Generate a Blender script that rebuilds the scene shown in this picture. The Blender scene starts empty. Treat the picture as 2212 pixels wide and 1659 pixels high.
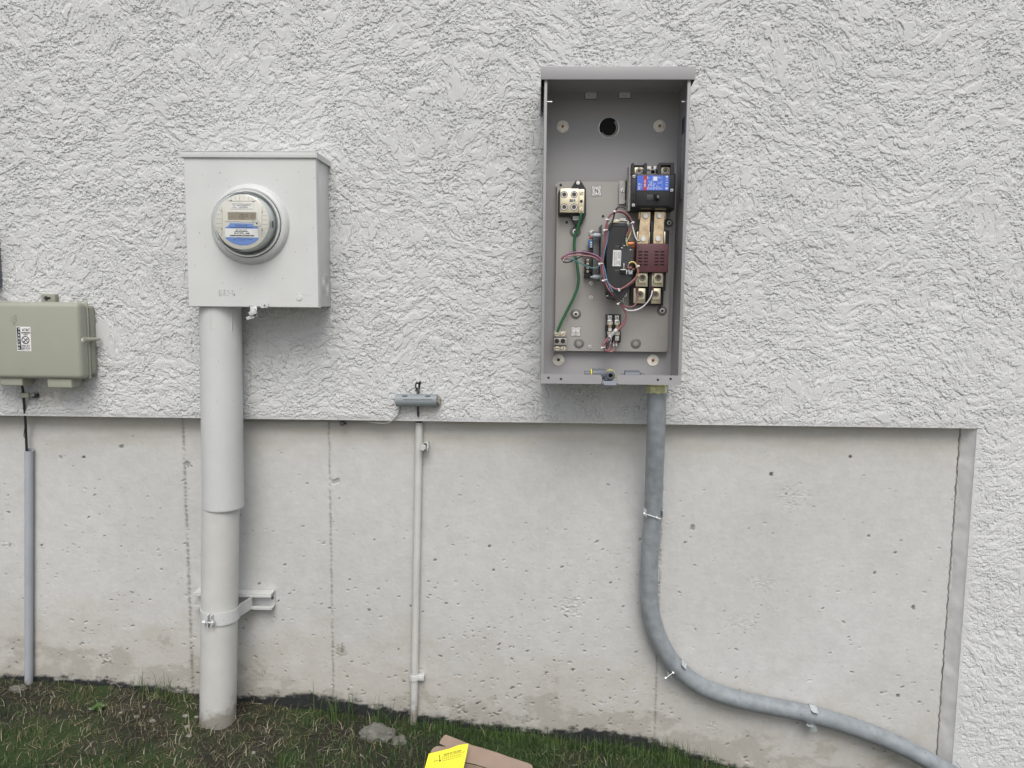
import bpy, bmesh, math, random
import numpy as np
from mathutils import Vector, Matrix

random.seed(7)
SC = bpy.context.scene
COL = SC.collection
R = math.radians

# ------------------------------------------------------------------ camera
F_PX, DIST = 1620.0, 2.35
YAW, PITCH, ROLL = .028, .1045, .009
_F = np.array([-math.sin(YAW)*math.cos(PITCH), math.cos(YAW)*math.cos(PITCH), -math.sin(PITCH)])
_r0 = np.array([math.cos(YAW), math.sin(YAW), 0]); _u0 = np.cross(_r0, _F)
_r = _r0*math.cos(ROLL) + _u0*math.sin(ROLL); _u = _u0*math.cos(ROLL) - _r0*math.sin(ROLL)
_C = np.array([0, -DIST, 1.35])
cam_d = bpy.data.cameras.new('camera'); cam = bpy.data.objects.new('camera', cam_d); COL.objects.link(cam)
cam.matrix_world = Matrix(((_r[0], _u[0], -_F[0], _C[0]), (_r[1], _u[1], -_F[1], _C[1]), (_r[2], _u[2], -_F[2], _C[2]), (0, 0, 0, 1)))
cam_d.sensor_width = 36; cam_d.lens = 36*F_PX/2212
cam_d.clip_start = .02; cam_d.clip_end = 500
SC.camera = cam

# ------------------------------------------------------------------ sky, sun, exposure
W = bpy.data.worlds.new('World'); SC.world = W; W.use_nodes = True
wn = W.node_tree.nodes; wl = W.node_tree.links
bg = wn['Background']; sky = wn.new('ShaderNodeTexSky'); sky.sky_type = 'NISHITA'; sky.sun_disc = False
SUN_EL, SUN_AZ = R(52), R(176)
sky.sun_elevation = SUN_EL; sky.sun_rotation = SUN_AZ
sky.air_density = .9; sky.dust_density = 4.0; sky.ozone_density = .6
hs = wn.new('ShaderNodeHueSaturation'); hs.inputs['Saturation'].default_value = .62   # veiled, nearly white sky
wl.new(sky.outputs[0], hs.inputs['Color']); wl.new(hs.outputs[0], bg.inputs[0]); bg.inputs[1].default_value = .11
sd = bpy.data.lights.new('sun', 'SUN'); sun = bpy.data.objects.new('sun', sd); COL.objects.link(sun)
sd.energy = 1.2; sd.angle = R(33); sd.color = (1, .985, .965)
_sv = Vector((math.sin(SUN_AZ)*math.cos(SUN_EL), math.cos(SUN_AZ)*math.cos(SUN_EL), math.sin(SUN_EL)))
sun.rotation_euler = _sv.to_track_quat('Z', 'Y').to_euler()
sun.location = (0, -3, 6)
SC.view_settings.view_transform = 'Standard'; SC.view_settings.look = 'None'
SC.view_settings.exposure = .33; SC.view_settings.gamma = 1

# ------------------------------------------------------------------ helpers
def at(px, py, Y):
    """the point of the vertical plane y = Y that stands where the photograph shows it (2212 px wide copy)"""
    d = _F*F_PX + _r*(px-1106) - _u*(py-829.5)
    return Vector(_C + d*((Y-_C[1])/d[1]))
def Z(x0, y0, s):
    return lambda a, b, Y: at((x0+a*s)/1.82278, (y0+b*s)/1.82278, Y)
S = Z(0, 0, 1.0)
ZB = Z(700, 560, .4339); ZM = Z(820, 720, .1929); ZT = Z(0, 1100, .4819)
ZA = Z(2100, 240, .3978); ZN = Z(2100, 640, .29837); ZC = Z(2100, 1000, .3376)
ZE = Z(2440, 620, .16878); ZG = Z(2350, 820, .15669); ZH = Z(2180, 1060, .21695)
ZS = Z(1500, 1460, .2411); ZK = Z(700, 2250, .20343); ZV = Z(2450, 1900, .5125); ZR = Z(3000, 2500, .4665)
ZP = Z(1650, 2860, .22604); ZQ = Z(2500, 1480, .36145); ZW = Z(1200, 1560, .18083)

def lin(r, g, b):
    f = lambda c: (c/255/12.92) if c/255 <= .04045 else ((c/255+.055)/1.055)**2.4
    return (f(r), f(g), f(b))
MATS = {}
def mat(name, col, rough=.5, metal=0., var=.05, vs=12., bump=0., bs=300., spec=.5, specks=0., speck_col=(.08, .08, .08), dirt=0., dirt_s=5., mud=None):
    m = bpy.data.materials.new(name); m.use_nodes = True; MATS[name] = m
    n = m.node_tree.nodes; l = m.node_tree.links; p = n['Principled BSDF']
    tc = n.new('ShaderNodeTexCoord')
    nz = n.new('ShaderNodeTexNoise'); nz.inputs['Scale'].default_value = vs; nz.inputs['Detail'].default_value = 6
    l.new(tc.outputs['Object'], nz.inputs['Vector'])
    mx = n.new('ShaderNodeMix'); mx.data_type = 'RGBA'
    mr = n.new('ShaderNodeMapRange'); mr.inputs[1].default_value = .3; mr.inputs[2].default_value = .7
    l.new(nz.outputs['Fac'], mr.inputs[0]); l.new(mr.outputs[0], mx.inputs[0])
    mx.inputs[6].default_value = tuple(c*(1-var) for c in col)+(1,)
    mx.inputs[7].default_value = tuple(min(1, c*(1+var)) for c in col)+(1,)
    out = mx.outputs[2]
    if dirt:
        n2 = n.new('ShaderNodeTexNoise'); n2.inputs['Scale'].default_value = dirt_s; n2.inputs['Detail'].default_value = 8; n2.inputs['Roughness'].default_value = .7
        l.new(tc.outputs['Object'], n2.inputs['Vector'])
        r2 = n.new('ShaderNodeMapRange'); r2.inputs[1].default_value = .52; r2.inputs[2].default_value = .75; r2.inputs[4].default_value = dirt
        l.new(n2.outputs['Fac'], r2.inputs[0])
        if mud:
            sp = n.new('ShaderNodeSeparateXYZ'); l.new(tc.outputs['Object'], sp.inputs[0])
            zr = n.new('ShaderNodeMapRange'); zr.inputs[1].default_value = mud[1]; zr.inputs[2].default_value = mud[0]; zr.inputs[3].default_value = -.25; zr.inputs[4].default_value = .34; l.new(sp.outputs['Z'], zr.inputs[0])
            ad = n.new('ShaderNodeMath'); ad.operation = 'ADD'; l.new(n2.outputs['Fac'], ad.inputs[0]); l.new(zr.outputs[0], ad.inputs[1]); l.new(ad.outputs[0], r2.inputs[0]); r2.inputs[1].default_value = .55; r2.inputs[2].default_value = .72
        m3 = n.new('ShaderNodeMix'); m3.data_type = 'RGBA'; l.new(r2.outputs[0], m3.inputs[0]); l.new(out, m3.inputs[6])
        m3.inputs[7].default_value = (.22, .2, .16, 1); out = m3.outputs[2]
    if specks:
        n2 = n.new('ShaderNodeTexNoise'); n2.inputs['Scale'].default_value = 170; n2.inputs['Detail'].default_value = 1
        l.new(tc.outputs['Object'], n2.inputs['Vector'])
        r2 = n.new('ShaderNodeMapRange'); r2.inputs[1].default_value = 1-specks; r2.inputs[2].default_value = 1-specks+.03
        l.new(n2.outputs['Fac'], r2.inputs[0])
        m2 = n.new('ShaderNodeMix'); m2.data_type = 'RGBA'; l.new(r2.outputs[0], m2.inputs[0]); l.new(out, m2.inputs[6])
        m2.inputs[7].default_value = speck_col+(1,); out = m2.outputs[2]
    l.new(out, p.inputs['Base Color'])
    p.inputs['Metallic'].default_value = metal; p.inputs['Specular IOR Level'].default_value = spec
    rr = n.new('ShaderNodeMapRange'); rr.inputs[3].default_value = max(.05, rough-.08); rr.inputs[4].default_value = min(1, rough+.08)
    l.new(nz.outputs['Fac'], rr.inputs[0]); l.new(rr.outputs[0], p.inputs['Roughness'])
    if bump:
        nb = n.new('ShaderNodeTexNoise'); nb.inputs['Scale'].default_value = bs; nb.inputs['Detail'].default_value = 4
        l.new(tc.outputs['Object'], nb.inputs['Vector'])
        b = n.new('ShaderNodeBump'); b.inputs['Strength'].default_value = bump; b.inputs['Distance'].default_value = .001
        l.new(nb.outputs['Fac'], b.inputs['Height']); l.new(b.outputs[0], p.inputs['Normal'])
    return m

M_meter = mat('painted steel pale grey', (.605, .62, .608), .42, var=.03, vs=9, bump=.12, bs=500, specks=.24, speck_col=(.3, .29, .25))
M_pipe = mat('painted pvc pale grey', (.585, .60, .59), .5, var=.04, vs=8, bump=.15, bs=260, specks=.25, speck_col=(.33, .32, .29))
M_pipe_dirt = mat('painted pvc pale grey muddy', (.565, .57, .545), .6, var=.06, vs=14, bump=.15, bs=260, dirt=.8, dirt_s=9, mud=(.02, .20))
M_ats = mat('enclosure grey paint', (.33, .33, .335), .48, var=.03, vs=7, bump=.1, bs=700)
M_pan = mat('galvanised pan', (.36, .35, .33), .5, metal=.35, var=.04, vs=10, bump=.05, bs=400)
M_tel = mat('grey green plastic', (.335, .345, .285), .55, var=.02, vs=20, bump=.1, bs=700)
M_tel2 = mat('grey green plastic aged', (.29, .295, .24), .6, var=.06, vs=30, bump=.1, bs=500)
M_lfmc = mat('blue grey conduit jacket', (.265, .293, .312), .42, var=.16, vs=34, bump=.15, bs=300, specks=.27, speck_col=(.10, .11, .12), dirt=.18, dirt_s=30)
M_pvc = mat('weathered pvc', (.38, .405, .44), .55, var=.05, vs=15, bump=.1, bs=300)
M_black = mat('black plastic', (.022, .023, .025), .42, var=.15, vs=30, bump=.08, bs=500)
M_blackm = mat('dark grey plastic', (.04, .042, .046), .5, var=.15, vs=30)
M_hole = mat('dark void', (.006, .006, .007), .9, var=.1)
M_brass = mat('tinned lug metal', (.85, .78, .58), .36, metal=.72, var=.05, vs=60)
M_bus = mat('plated copper bar', (.68, .54, .36), .38, metal=.75, var=.22, vs=70, bump=.2, bs=90)
M_steel = mat('zinc steel', (.75, .76, .74), .33, metal=.6, var=.1, vs=80)
M_galv = mat('galvanised strap', (.72, .77, .79), .3, metal=.6, var=.1, vs=60)
M_yzinc = mat('yellow zinc', (.72, .72, .42), .3, metal=.45, var=.2, vs=60)
M_rust = mat('brass screw', (.42, .26, .14), .45, metal=.6, var=.2, vs=90)
M_maroon = mat('maroon plastic', (.10, .036, .042), .5, var=.08, vs=30, bump=.1, bs=400)
M_blue = mat('blue label', (.06, .15, .62), .4, var=.04)
M_red = mat('red label', (.42, .035, .04), .4, var=.04)
M_white = mat('white label', (.78, .78, .77), .45, var=.03)
M_lgrey = mat('pale grey label', (.66, .66, .65), .5, var=.04)
M_ink = mat('black ink', (.02, .02, .02), .6, var=.1)
M_inkg = mat('grey ink', (.16, .16, .165), .6, var=.1)
M_wink = mat('white ink', (.72, .76, .85), .6, var=.05)
M_green = mat('green insulation', (.025, .13, .055), .38, var=.1, vs=30)
M_pink = mat('red insulation faded', (.34, .155, .165), .42, var=.1, vs=40)
M_dpink = mat('dark red insulation', (.23, .09, .095), .42, var=.1, vs=40)
M_purple = mat('purple insulation', (.24, .09, .20), .42, var=.1, vs=40)
M_wwire = mat('white insulation', (.68, .67, .68), .4, var=.05)
M_bwire = mat('black insulation', (.03, .03, .035), .4, var=.1)
M_blwire = mat('blue insulation', (.10, .24, .42), .4, var=.1)
M_teal = mat('teal insulation', (.045, .20, .22), .4, var=.1)
M_ywire = mat('yellow insulation', (.62, .55, .16), .4, var=.1)
M_nylon = mat('white nylon tie', (.80, .80, .79), .4, var=.04)
M_copper = mat('copper winding', (.42, .15, .06), .35, metal=.5, var=.2, vs=90)
M_pcb = mat('board and bracket', (.13, .135, .14), .5, var=.1)
M_clear = mat('translucent nylon', (.38, .42, .44), .35, var=.05)
M_face = mat('meter face ivory', (.68, .66, .60), .5, var=.02)
M_lcd = mat('liquid crystal panel', (.30, .265, .20), .25, var=.04)
M_seg = mat('lcd segment', (.13, .10, .075), .4, var=.05)
M_mblue = mat('meter label blue', (.14, .26, .60), .45, var=.03)
M_inner = mat('meter inner body', (.60, .64, .62), .35, var=.06)
M_yellow = mat('yellow card', (.90, .83, .03), .55, var=.03)
M_card = mat('corrugated cardboard', (.30, .225, .175), .85, var=.07, vs=25, bump=.2, bs=120)
M_rock = mat('pale limestone', (.15, .15, .13), .9, var=.3, vs=40, bump=.8, bs=120)
M_peb = mat('chalky pebble', (.26, .25, .22), .9, var=.35, vs=60, bump=.6, bs=150)
M_weed = mat('clover leaf', (.07, .15, .035), .6, var=.2, vs=50)
M_fit = mat('grey nylon fitting', (.125, .14, .165), .45, var=.06, vs=30)
M_dimple = mat('pressed steel shaded grey', (.17, .165, .155), .55, metal=.3, var=.05)  # darker than the pan: shadow rings of the dimples put into the colour
M_tube = mat('grey splice tube', (.25, .285, .30), .5, var=.06, vs=40, bump=.1)
M_caulk = mat('old sealant', (.30, .29, .25), .85, var=.25, vs=120, bump=.6, bs=200)
M_gwire = mat('grey wire jacket', (.24, .25, .23), .5, var=.06)

def glass_mat():
    m = bpy.data.materials.new('clear cover'); m.use_nodes = True
    n = m.node_tree.nodes; l = m.node_tree.links; n.remove(n['Principled BSDF'])
    t = n.new('ShaderNodeBsdfTransparent'); t.inputs[0].default_value = (.955, .965, .96, 1)
    g = n.new('ShaderNodeBsdfGlossy'); g.inputs['Roughness'].default_value = .06; g.inputs[0].default_value = (.95, .97, .97, 1)
    fr = n.new('ShaderNodeFresnel'); ge = n.new('ShaderNodeNewGeometry'); io = n.new('ShaderNodeMapRange'); io.inputs[3].default_value = 1.45; io.inputs[4].default_value = 1/1.45
    l.new(ge.outputs['Backfacing'], io.inputs[0]); l.new(io.outputs[0], fr.inputs[0])   # a thin sheet reflects alike from both sides
    mx = n.new('ShaderNodeMixShader'); l.new(fr.outputs[0], mx.inputs[0]); l.new(t.outputs[0], mx.inputs[1]); l.new(g.outputs[0], mx.inputs[2])
    l.new(mx.outputs[0], n['Material Output'].inputs[0]); return m
M_glass = glass_mat()

FONT = {}
def text_mesh(s, bold):
    k = (s, bold)
    if k not in FONT:
        c = bpy.data.curves.new('t', 'FONT'); c.body = s; c.resolution_u = 2; c.offset = .018 if bold else 0
        o = bpy.data.objects.new('t', c); COL.objects.link(o)
        dg = bpy.context.evaluated_depsgraph_get(); me = bpy.data.meshes.new_from_object(o.evaluated_get(dg))
        v = [tuple(x.co) for x in me.vertices]; f = [tuple(p.vertices) for p in me.polygons]
        bpy.data.objects.remove(o); bpy.data.curves.remove(c); bpy.data.meshes.remove(me)
        FONT[k] = (v, f)
    return FONT[k]

class G:
    def __init__(s): s.v = []; s.f = []; s.m = []; s.mi = 0; s.marks = []
    def add(s, vs, fs):
        o = len(s.v); s.marks.append((len(s.v), len(s.f))); s.v += [tuple(v) for v in vs]; s.f += [tuple(i+o for i in f) for f in fs]; s.m += [s.mi]*len(fs); return s
    def bm(s, b):
        b.verts.ensure_lookup_table(); b.verts.index_update()
        s.add([v.co[:] for v in b.verts], [[v.index for v in f.verts] for f in b.faces]); b.free(); return s
    def box(s, x0, x1, y0, y1, z0, z1, bev=0, seg=2, M=None):
        b = bmesh.new(); bmesh.ops.create_cube(b, size=1)
        for v in b.verts:
            v.co = Vector(((x0+x1)/2+v.co.x*(x1-x0), (y0+y1)/2+v.co.y*(y1-y0), (z0+z1)/2+v.co.z*(z1-z0)))
        if bev: bmesh.ops.bevel(b, geom=b.edges[:], offset=bev, segments=seg, affect='EDGES', profile=.5)
        if M is not None: bmesh.ops.transform(b, matrix=M, verts=b.verts)
        return s.bm(b)
    def cyl(s, p0, p1, r0, r1=None, n=24, caps=True):
        p0 = Vector(p0); p1 = Vector(p1); r1 = r0 if r1 is None else r1
        d = (p1-p0).normalized(); a = d.orthogonal().normalized(); b = d.cross(a)
        vs = []; 
        for p, r in ((p0, r0), (p1, r1)):
            vs += [p+a*math.cos(2*math.pi*i/n)*r+b*math.sin(2*math.pi*i/n)*r for i in range(n)]
        fs = [(i, (i+1) % n, n+(i+1) % n, n+i) for i in range(n)]
        if caps: fs += [tuple(range(n-1, -1, -1)), tuple(range(n, 2*n))]
        return s.add(vs, fs)
    def lathe(s, c, prof, n=64, axis='Y', a0=0, a1=2*math.pi):
        c = Vector(c); full = abs(a1-a0-2*math.pi) < 1e-6; k = n if full else n+1
        vs = []
        for (r, t) in prof:
            for i in range(k):
                a = a0+(a1-a0)*i/n; x, z = r*math.cos(a), r*math.sin(a)
                vs.append(c+Vector((x, t, z) if axis == 'Y' else ((x, z, t) if axis == 'Z' else (t, x, z))))
        fs = []
        for j in range(len(prof)-1):
            for i in range(n):
                i2 = (i+1) % k
                fs.append((j*k+i, j*k+i2, (j+1)*k+i2, (j+1)*k+i))
        return s.add(vs, fs)
    def tube(s, pts, r, n=8, sub=6, caps=True, rf=None):
        P = [Vector(p) for p in pts]; Q = []
        if sub > 1 and len(P) > 2:
            for i in range(len(P)-1):
                a = P[max(i-1, 0)]; b = P[i]; c = P[i+1]; d = P[min(i+2, len(P)-1)]
                for k in range(sub):
                    t = k/sub; Q.append(.5*((2*b)+(c-a)*t+(2*a-5*b+4*c-d)*t*t+(3*b-a-3*c+d)*t**3))
            Q.append(P[-1])
        else: Q = P
        T = [(Q[min(i+1, len(Q)-1)]-Q[max(i-1, 0)]).normalized() for i in range(len(Q))]
        nrm = T[0].orthogonal().normalized(); vs = []
        for i, q in enumerate(Q):
            nrm = (nrm-T[i]*nrm.dot(T[i])).normalized(); bn = T[i].cross(nrm)
            rr = r if rf is None else r*rf(i/(len(Q)-1))
            vs += [q+nrm*math.cos(2*math.pi*k/n)*rr+bn*math.sin(2*math.pi*k/n)*rr for k in range(n)]
        fs = [(i*n+k, i*n+(k+1) % n, (i+1)*n+(k+1) % n, (i+1)*n+k) for i in range(len(Q)-1) for k in range(n)]
        if caps: fs += [tuple(range(n-1, -1, -1)), tuple(range((len(Q)-1)*n, len(Q)*n))]
        return s.add(vs, fs)
    def prism(s, pts, y0, y1, bev=0, pl='XZ'):
        """outline of (x, z) pairs given real thickness y0..y1"""
        b = bmesh.new(); mk = (lambda x, z, y: (x, y, z)) if pl == 'XZ' else (lambda x, z, y: (y, x, z))
        vs = [b.verts.new(mk(p[0], p[1], y0)) for p in pts]; f = b.faces.new(vs)
        r = bmesh.ops.extrude_face_region(b, geom=[f]); 
        for e in r['geom']:
            if isinstance(e, bmesh.types.BMVert):
                if pl == 'XZ': e.co.y = y1
                else: e.co.x = y1
        bmesh.ops.recalc_face_normals(b, faces=b.faces)
        if bev: bmesh.ops.bevel(b, geom=b.edges[:], offset=bev, segments=1, affect='EDGES')
        bmesh.ops.triangulate(b, faces=[f for f in b.faces if len(f.verts) > 4])
        return s.bm(b)
    def text(s, t, x0, x1, z0, z1, y, rot=0, bold=False, keep=False):
        """lettering filling the rectangle; rot in degrees turns the reading direction anticlockwise"""
        v, f = text_mesh(t, bold)
        xs = [p[0] for p in v]; ys = [p[1] for p in v]; a, b, c, d = min(xs), max(xs), min(ys), max(ys)
        cx, cz = (x0+x1)/2, (z0+z1)/2; w, h = x1-x0, z1-z0
        if abs(rot) == 90: w, h = h, w
        q = R(rot); out = []
        for p in v:
            u = ((p[0]-a)/(b-a)-.5)*w; k = ((p[1]-c)/(d-c)-.5)*h
            out.append((cx+u*math.cos(q)-k*math.sin(q), y, cz+u*math.sin(q)+k*math.cos(q)))
        return s.add(out, f)
    def bar(s, p, q, Y, t=.0006, th=.0003):
        """thin printed stroke between two (x, z) points"""
        p = Vector((p[0], 0, p[1])); q = Vector((q[0], 0, q[1])); d = (q-p).normalized(); k = Vector((-d.z, 0, d.x))*t/2
        return s.prism([((p+k).x, (p+k).z), ((p-k).x, (p-k).z), ((q-k).x, (q-k).z), ((q+k).x, (q+k).z)], Y-th, Y)
    def each(s, name, m, parent, smooth=True, ang=35, per=1):
        """one object for every `per` pieces added since the start"""
        st = s.marks+[(len(s.v), len(s.f))]
        for k in range(0, len(s.marks), per):
            v0, f0 = st[k]; v1, f1 = st[min(k+per, len(s.marks))]; q = G(); q.v = s.v[v0:v1]; q.f = [tuple(i-v0 for i in f) for f in s.f[f0:f1]]; q.m = s.m[f0:f1]; q.done(name, m, parent, smooth, ang)
    def done(s, name, m, parent=None, smooth=True, ang=35):
        me = bpy.data.meshes.new(name); root = parent
        while root is not None and root.parent is not None: root = root.parent
        if root is not None: off = Vector(root.location)
        else:
            xs = [v[0] for v in s.v]; ys = [v[1] for v in s.v]; zs = [v[2] for v in s.v]
            off = Vector(((min(xs)+max(xs))/2, (min(ys)+max(ys))/2, min(zs)))
        me.from_pydata([(v[0]-off.x, v[1]-off.y, v[2]-off.z) for v in s.v], [], s.f)
        ms = m if isinstance(m, (list, tuple)) else [m]
        for q in ms: me.materials.append(q)
        if len(ms) > 1: me.polygons.foreach_set('material_index', s.m)
        b = bmesh.new(); b.from_mesh(me); bmesh.ops.recalc_face_normals(b, faces=b.faces); b.to_mesh(me); b.free()
        if smooth:
            me.polygons.foreach_set('use_smooth', [True]*len(me.polygons)); me.set_sharp_from_angle(angle=R(ang))
        o = bpy.data.objects.new(name, me); COL.objects.link(o)
        if parent is not None: o.parent = parent
        else: o.location = off
        return o
def tag(o, label, cat, group=None, kind=None):
    o['label'] = label; o['category'] = cat
    if group: o['group'] = group
    if kind: o['kind'] = kind
    return o
def thing(name, label, cat, loc, group=None):
    o = bpy.data.objects.new(name, None); COL.objects.link(o); o.location = loc; o.empty_display_size = .05
    return tag(o, label, cat, group)
def rect(fn, a, b, c, d, Y):
    """x0, x1, z0, z1 of a zoomed-photo rectangle with corners (a, b) and (c, d)"""
    p = fn(a, b, Y); q = fn(c, d, Y); r_ = fn(a, d, Y); t = fn(c, b, Y)
    return (p.x+r_.x)/2, (q.x+t.x)/2, (q.z+r_.z)/2, (p.z+t.z)/2
def xz(fn, pts, Y): return [(fn(a, b, Y).x, fn(a, b, Y).z) for a, b in pts]

# ------------------------------------------------------------------ noise fields
def perlin(x, y, seed):
    x = np.asarray(x, np.float32); y = np.asarray(y, np.float32)
    rs = np.random.RandomState(seed); perm = rs.permutation(256).astype(np.int32); ga = rs.rand(256).astype(np.float32)*2*np.pi
    gx, gy = np.cos(ga), np.sin(ga)
    xi = np.floor(x).astype(np.int32); yi = np.floor(y).astype(np.int32); xf = x-xi; yf = y-yi
    u = xf*xf*xf*(xf*(xf*6-15)+10); v = yf*yf*yf*(yf*(yf*6-15)+10)
    def g(dx, dy):
        h = perm[(perm[(xi+dx) & 255]+yi+dy) & 255]; return gx[h]*(xf-dx)+gy[h]*(yf-dy)
    a = g(0, 0); b = g(1, 0); c = g(0, 1); d = g(1, 1)
    return (a+u*(b-a)+v*(c-a)+u*v*(a-b-c+d))*1.5
def fbm(x, y, seed, o=4, gain=.5):
    s = 0; a = 1.; 
    for k in range(o): s = s+a*perlin(x*2**k, y*2**k, seed+k*13); a *= gain
    return s
def sstep(a, b, x):
    t = np.clip((x-a)/(b-a), 0, 1); return t*t*(3-2*t)

def grid_object(name, xs, zs, mask, ydisp, attrs, m, off=(0, 0, 0), smooth=True):
    """a wall skin: sheet of quads over xs, zs with the relief ydisp towards the viewer, skirted back at its borders"""
    nx, nz = len(xs), len(zs)
    X, Zz = np.meshgrid(xs, zs); co = np.stack([X, ydisp, Zz], -1).reshape(-1, 3).astype(np.float32)
    idx = np.arange(nx*nz).reshape(nz, nx)
    q = np.stack([idx[:-1, :-1], idx[:-1, 1:], idx[1:, 1:], idx[1:, :-1]], -1)[mask]
    q = q.reshape(-1, 4)
    used = np.zeros(nx*nz, bool); used[q.ravel()] = True; remap = np.cumsum(used)-1
    co = co[used]; q = remap[q].astype(np.int32)
    me = bpy.data.meshes.new(name); me.vertices.add(len(co)); me.vertices.foreach_set('co', co.ravel())
    me.loops.add(q.size); me.loops.foreach_set('vertex_index', q.ravel())
    me.polygons.add(len(q)); me.polygons.foreach_set('loop_start', np.arange(0, q.size, 4, dtype=np.int32))
    me.update(calc_edges=True); me.polygons.foreach_set('use_smooth', np.full(len(q), smooth))
    for k, a in attrs.items():
        at_ = me.attributes.new(k, 'FLOAT', 'POINT'); at_.data.foreach_set('value', a.ravel()[used].astype(np.float32))
    me.materials.append(m); me.validate()
    o = bpy.data.objects.new(name, me); COL.objects.link(o); return o

# ------------------------------------------------------------------ ground line along the wall
GX = [-60, -2.6, -1.81, -1.49, -1.17, -.916, -.38, .0, .422, .714, 1.6, 2.6, 60]
GZ = [.15, .11, .066, .049, .023, -.003, -.056, -.092, -.134, -.2, -.34, -.4, -.6]
def gz(x): return np.interp(x, GX, GZ)
EDGE_Z, EDGE_X, CY = .9815, 1.372, .045     # underside of the stucco, its inner side edge, face of the concrete
_a = S(3845, 1693, 0); _b = S(3772, 2700, 0); EDGE_X = (_a.x+_b.x)/2

# ------------------------------------------------------------------ stucco skin
def stucco_mat():
    m = bpy.data.materials.new('trowelled stucco'); m.use_nodes = True
    n = m.node_tree.nodes; l = m.node_tree.links; p = n['Principled BSDF']; p.inputs['Roughness'].default_value = .85
    p.inputs['Specular IOR Level'].default_value = .25
    tc = n.new('ShaderNodeTexCoord')
    a = n.new('ShaderNodeTexNoise'); a.inputs['Scale'].default_value = 2.2; a.inputs['Detail'].default_value = 8; a.inputs['Roughness'].default_value = .65
    l.new(tc.outputs['Object'], a.inputs['Vector'])
    r = n.new('ShaderNodeValToRGB'); r.color_ramp.elements[0].position = .3; r.color_ramp.elements[1].position = .7
    r.color_ramp.elements[0].color = (.545, .556, .552, 1); r.color_ramp.elements[1].color = (.61, .622, .62, 1)
    l.new(a.outputs['Fac'], r.inputs[0])
    at1 = n.new('ShaderNodeAttribute'); at1.attribute_name = 'stain'
    mx = n.new('ShaderNodeMix'); mx.data_type = 'RGBA'; l.new(at1.outputs['Fac'], mx.inputs[0]); l.new(r.outputs[0], mx.inputs[6]); mx.inputs[7].default_value = (.34, .27, .17, 1)
    at2 = n.new('ShaderNodeAttribute'); at2.attribute_name = 'void'
    m2 = n.new('ShaderNodeMix'); m2.data_type = 'RGBA'; l.new(at2.outputs['Fac'], m2.inputs[0]); l.new(mx.outputs[2], m2.inputs[6]); m2.inputs[7].default_value = (.03, .028, .026, 1)
    l.new(m2.outputs[2], p.inputs['Base Color'])
    b1 = n.new('ShaderNodeTexNoise'); b1.inputs['Scale'].default_value = 260; b1.inputs['Detail'].default_value = 5
    l.new(tc.outputs['Object'], b1.inputs['Vector'])
    b = n.new('ShaderNodeBump'); b.inputs['Strength'].default_value = .5; b.inputs['Distance'].default_value = .0015
    l.new(b1.outputs['Fac'], b.inputs['Height']); l.new(b.outputs[0], p.inputs['Normal'])
    return m
def axis(lo, f0, f1, hi, fine, coarse):
    a = np.arange(f0, f1+1e-6, fine); b = np.arange(f0-coarse, lo-coarse, -coarse)[::-1]; c = np.arange(f1+coarse, hi+coarse, coarse)
    return np.concatenate([b, a, c])
def height(X, Zv):
    """relief of the trowelled coat in units of 1.5 mm: torn mortar flakes over a rough ground"""
    lf = .10*perlin(X/.55+3, Zv/.55, 5)+.05*perlin(X/.23, Zv/.23, 6)
    Y2 = Zv+lf
    wx = X+.012*perlin(X/.045, Y2/.035, 11)+.0042*perlin(X/.011, Y2/.009, 13); wy = Y2+.009*perlin(X/.04+9, Y2/.03, 12)+.0032*perlin(X/.010, Y2/.008, 14)
    nA = fbm(wx/.085, wy/.06, 21, 5, .58)
    nB = fbm(wx/.036+7, wy/.026, 31, 4, .62)
    nC = fbm(wx/.015, wy/.011+5, 41, 3, .55)
    rough = sstep(-.5, .4, perlin(X/.3, Zv/.22, 51)+.4*perlin(X/.1, Zv/.08, 52))
    def saw(ph, pw=1.0, e=.05):
        fr = ph-np.floor(ph); return (1-fr)**pw*sstep(0, e, fr)
    s1 = saw(Y2/.15+1.8*nA+.35*nC, 1.0, .02)
    s2 = saw(Y2/.080+1.5*nB+.5*nA+.3*nC, .8, .05)
    s3 = saw(Y2/.040+1.2*nC+.7*nB, .8, .08)
    mA = sstep(-.3, .1, fbm(wx/.12+8, wy/.09, 33, 3, .6))
    mB = sstep(-.05, .03, fbm(wx/.045+2, wy/.032, 35, 4, .65)+.06)
    mC = sstep(-.05, .05, fbm(wx/.024+2, wy/.018, 36, 3, .6)+.04)*(.35+.65*rough)
    mD = sstep(-.04, .06, fbm(wx/.0125+2, wy/.0095, 37, 2, .6)-.03)*(.25+.75*sstep(-.3, .3, perlin(X/.09+4, Zv/.07, 38)))
    h = .75*s1*mA+1.45*mB*(.7+.3*s2)+1.15*mC*(.7+.3*s3)+.40*mD*rough
    isl = sstep(.0, .04, fbm(wx/.06+4, wy/.042, 61, 4, .6)-.27)
    h = h*(1-isl)+isl*(2.8+.4*perlin(X/.05, Y2/.02, 62))
    pit = sstep(.34, .46, fbm(X/.013, Zv/.010, 71, 2, .5))*sstep(-.2, .3, perlin(X/.14, Zv/.1, 72))
    # mortar is dragged downward: each flake thins out upward and breaks off below
    dz = np.diff(Zv[:, 0])
    for j in range(1, h.shape[0]):
        np.maximum(h[j], h[j-1]-dz[j-1]*.36/.0019, out=h[j])
    h = h-2.0*pit+.10*nC+.22*perlin(X/.012, (Y2+.25*X)/.0045, 88)*sstep(0, .4, perlin(X/.11, Zv/.1, 89))
    return h+.6*perlin(X/.25, Zv/.2, 81)

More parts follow.
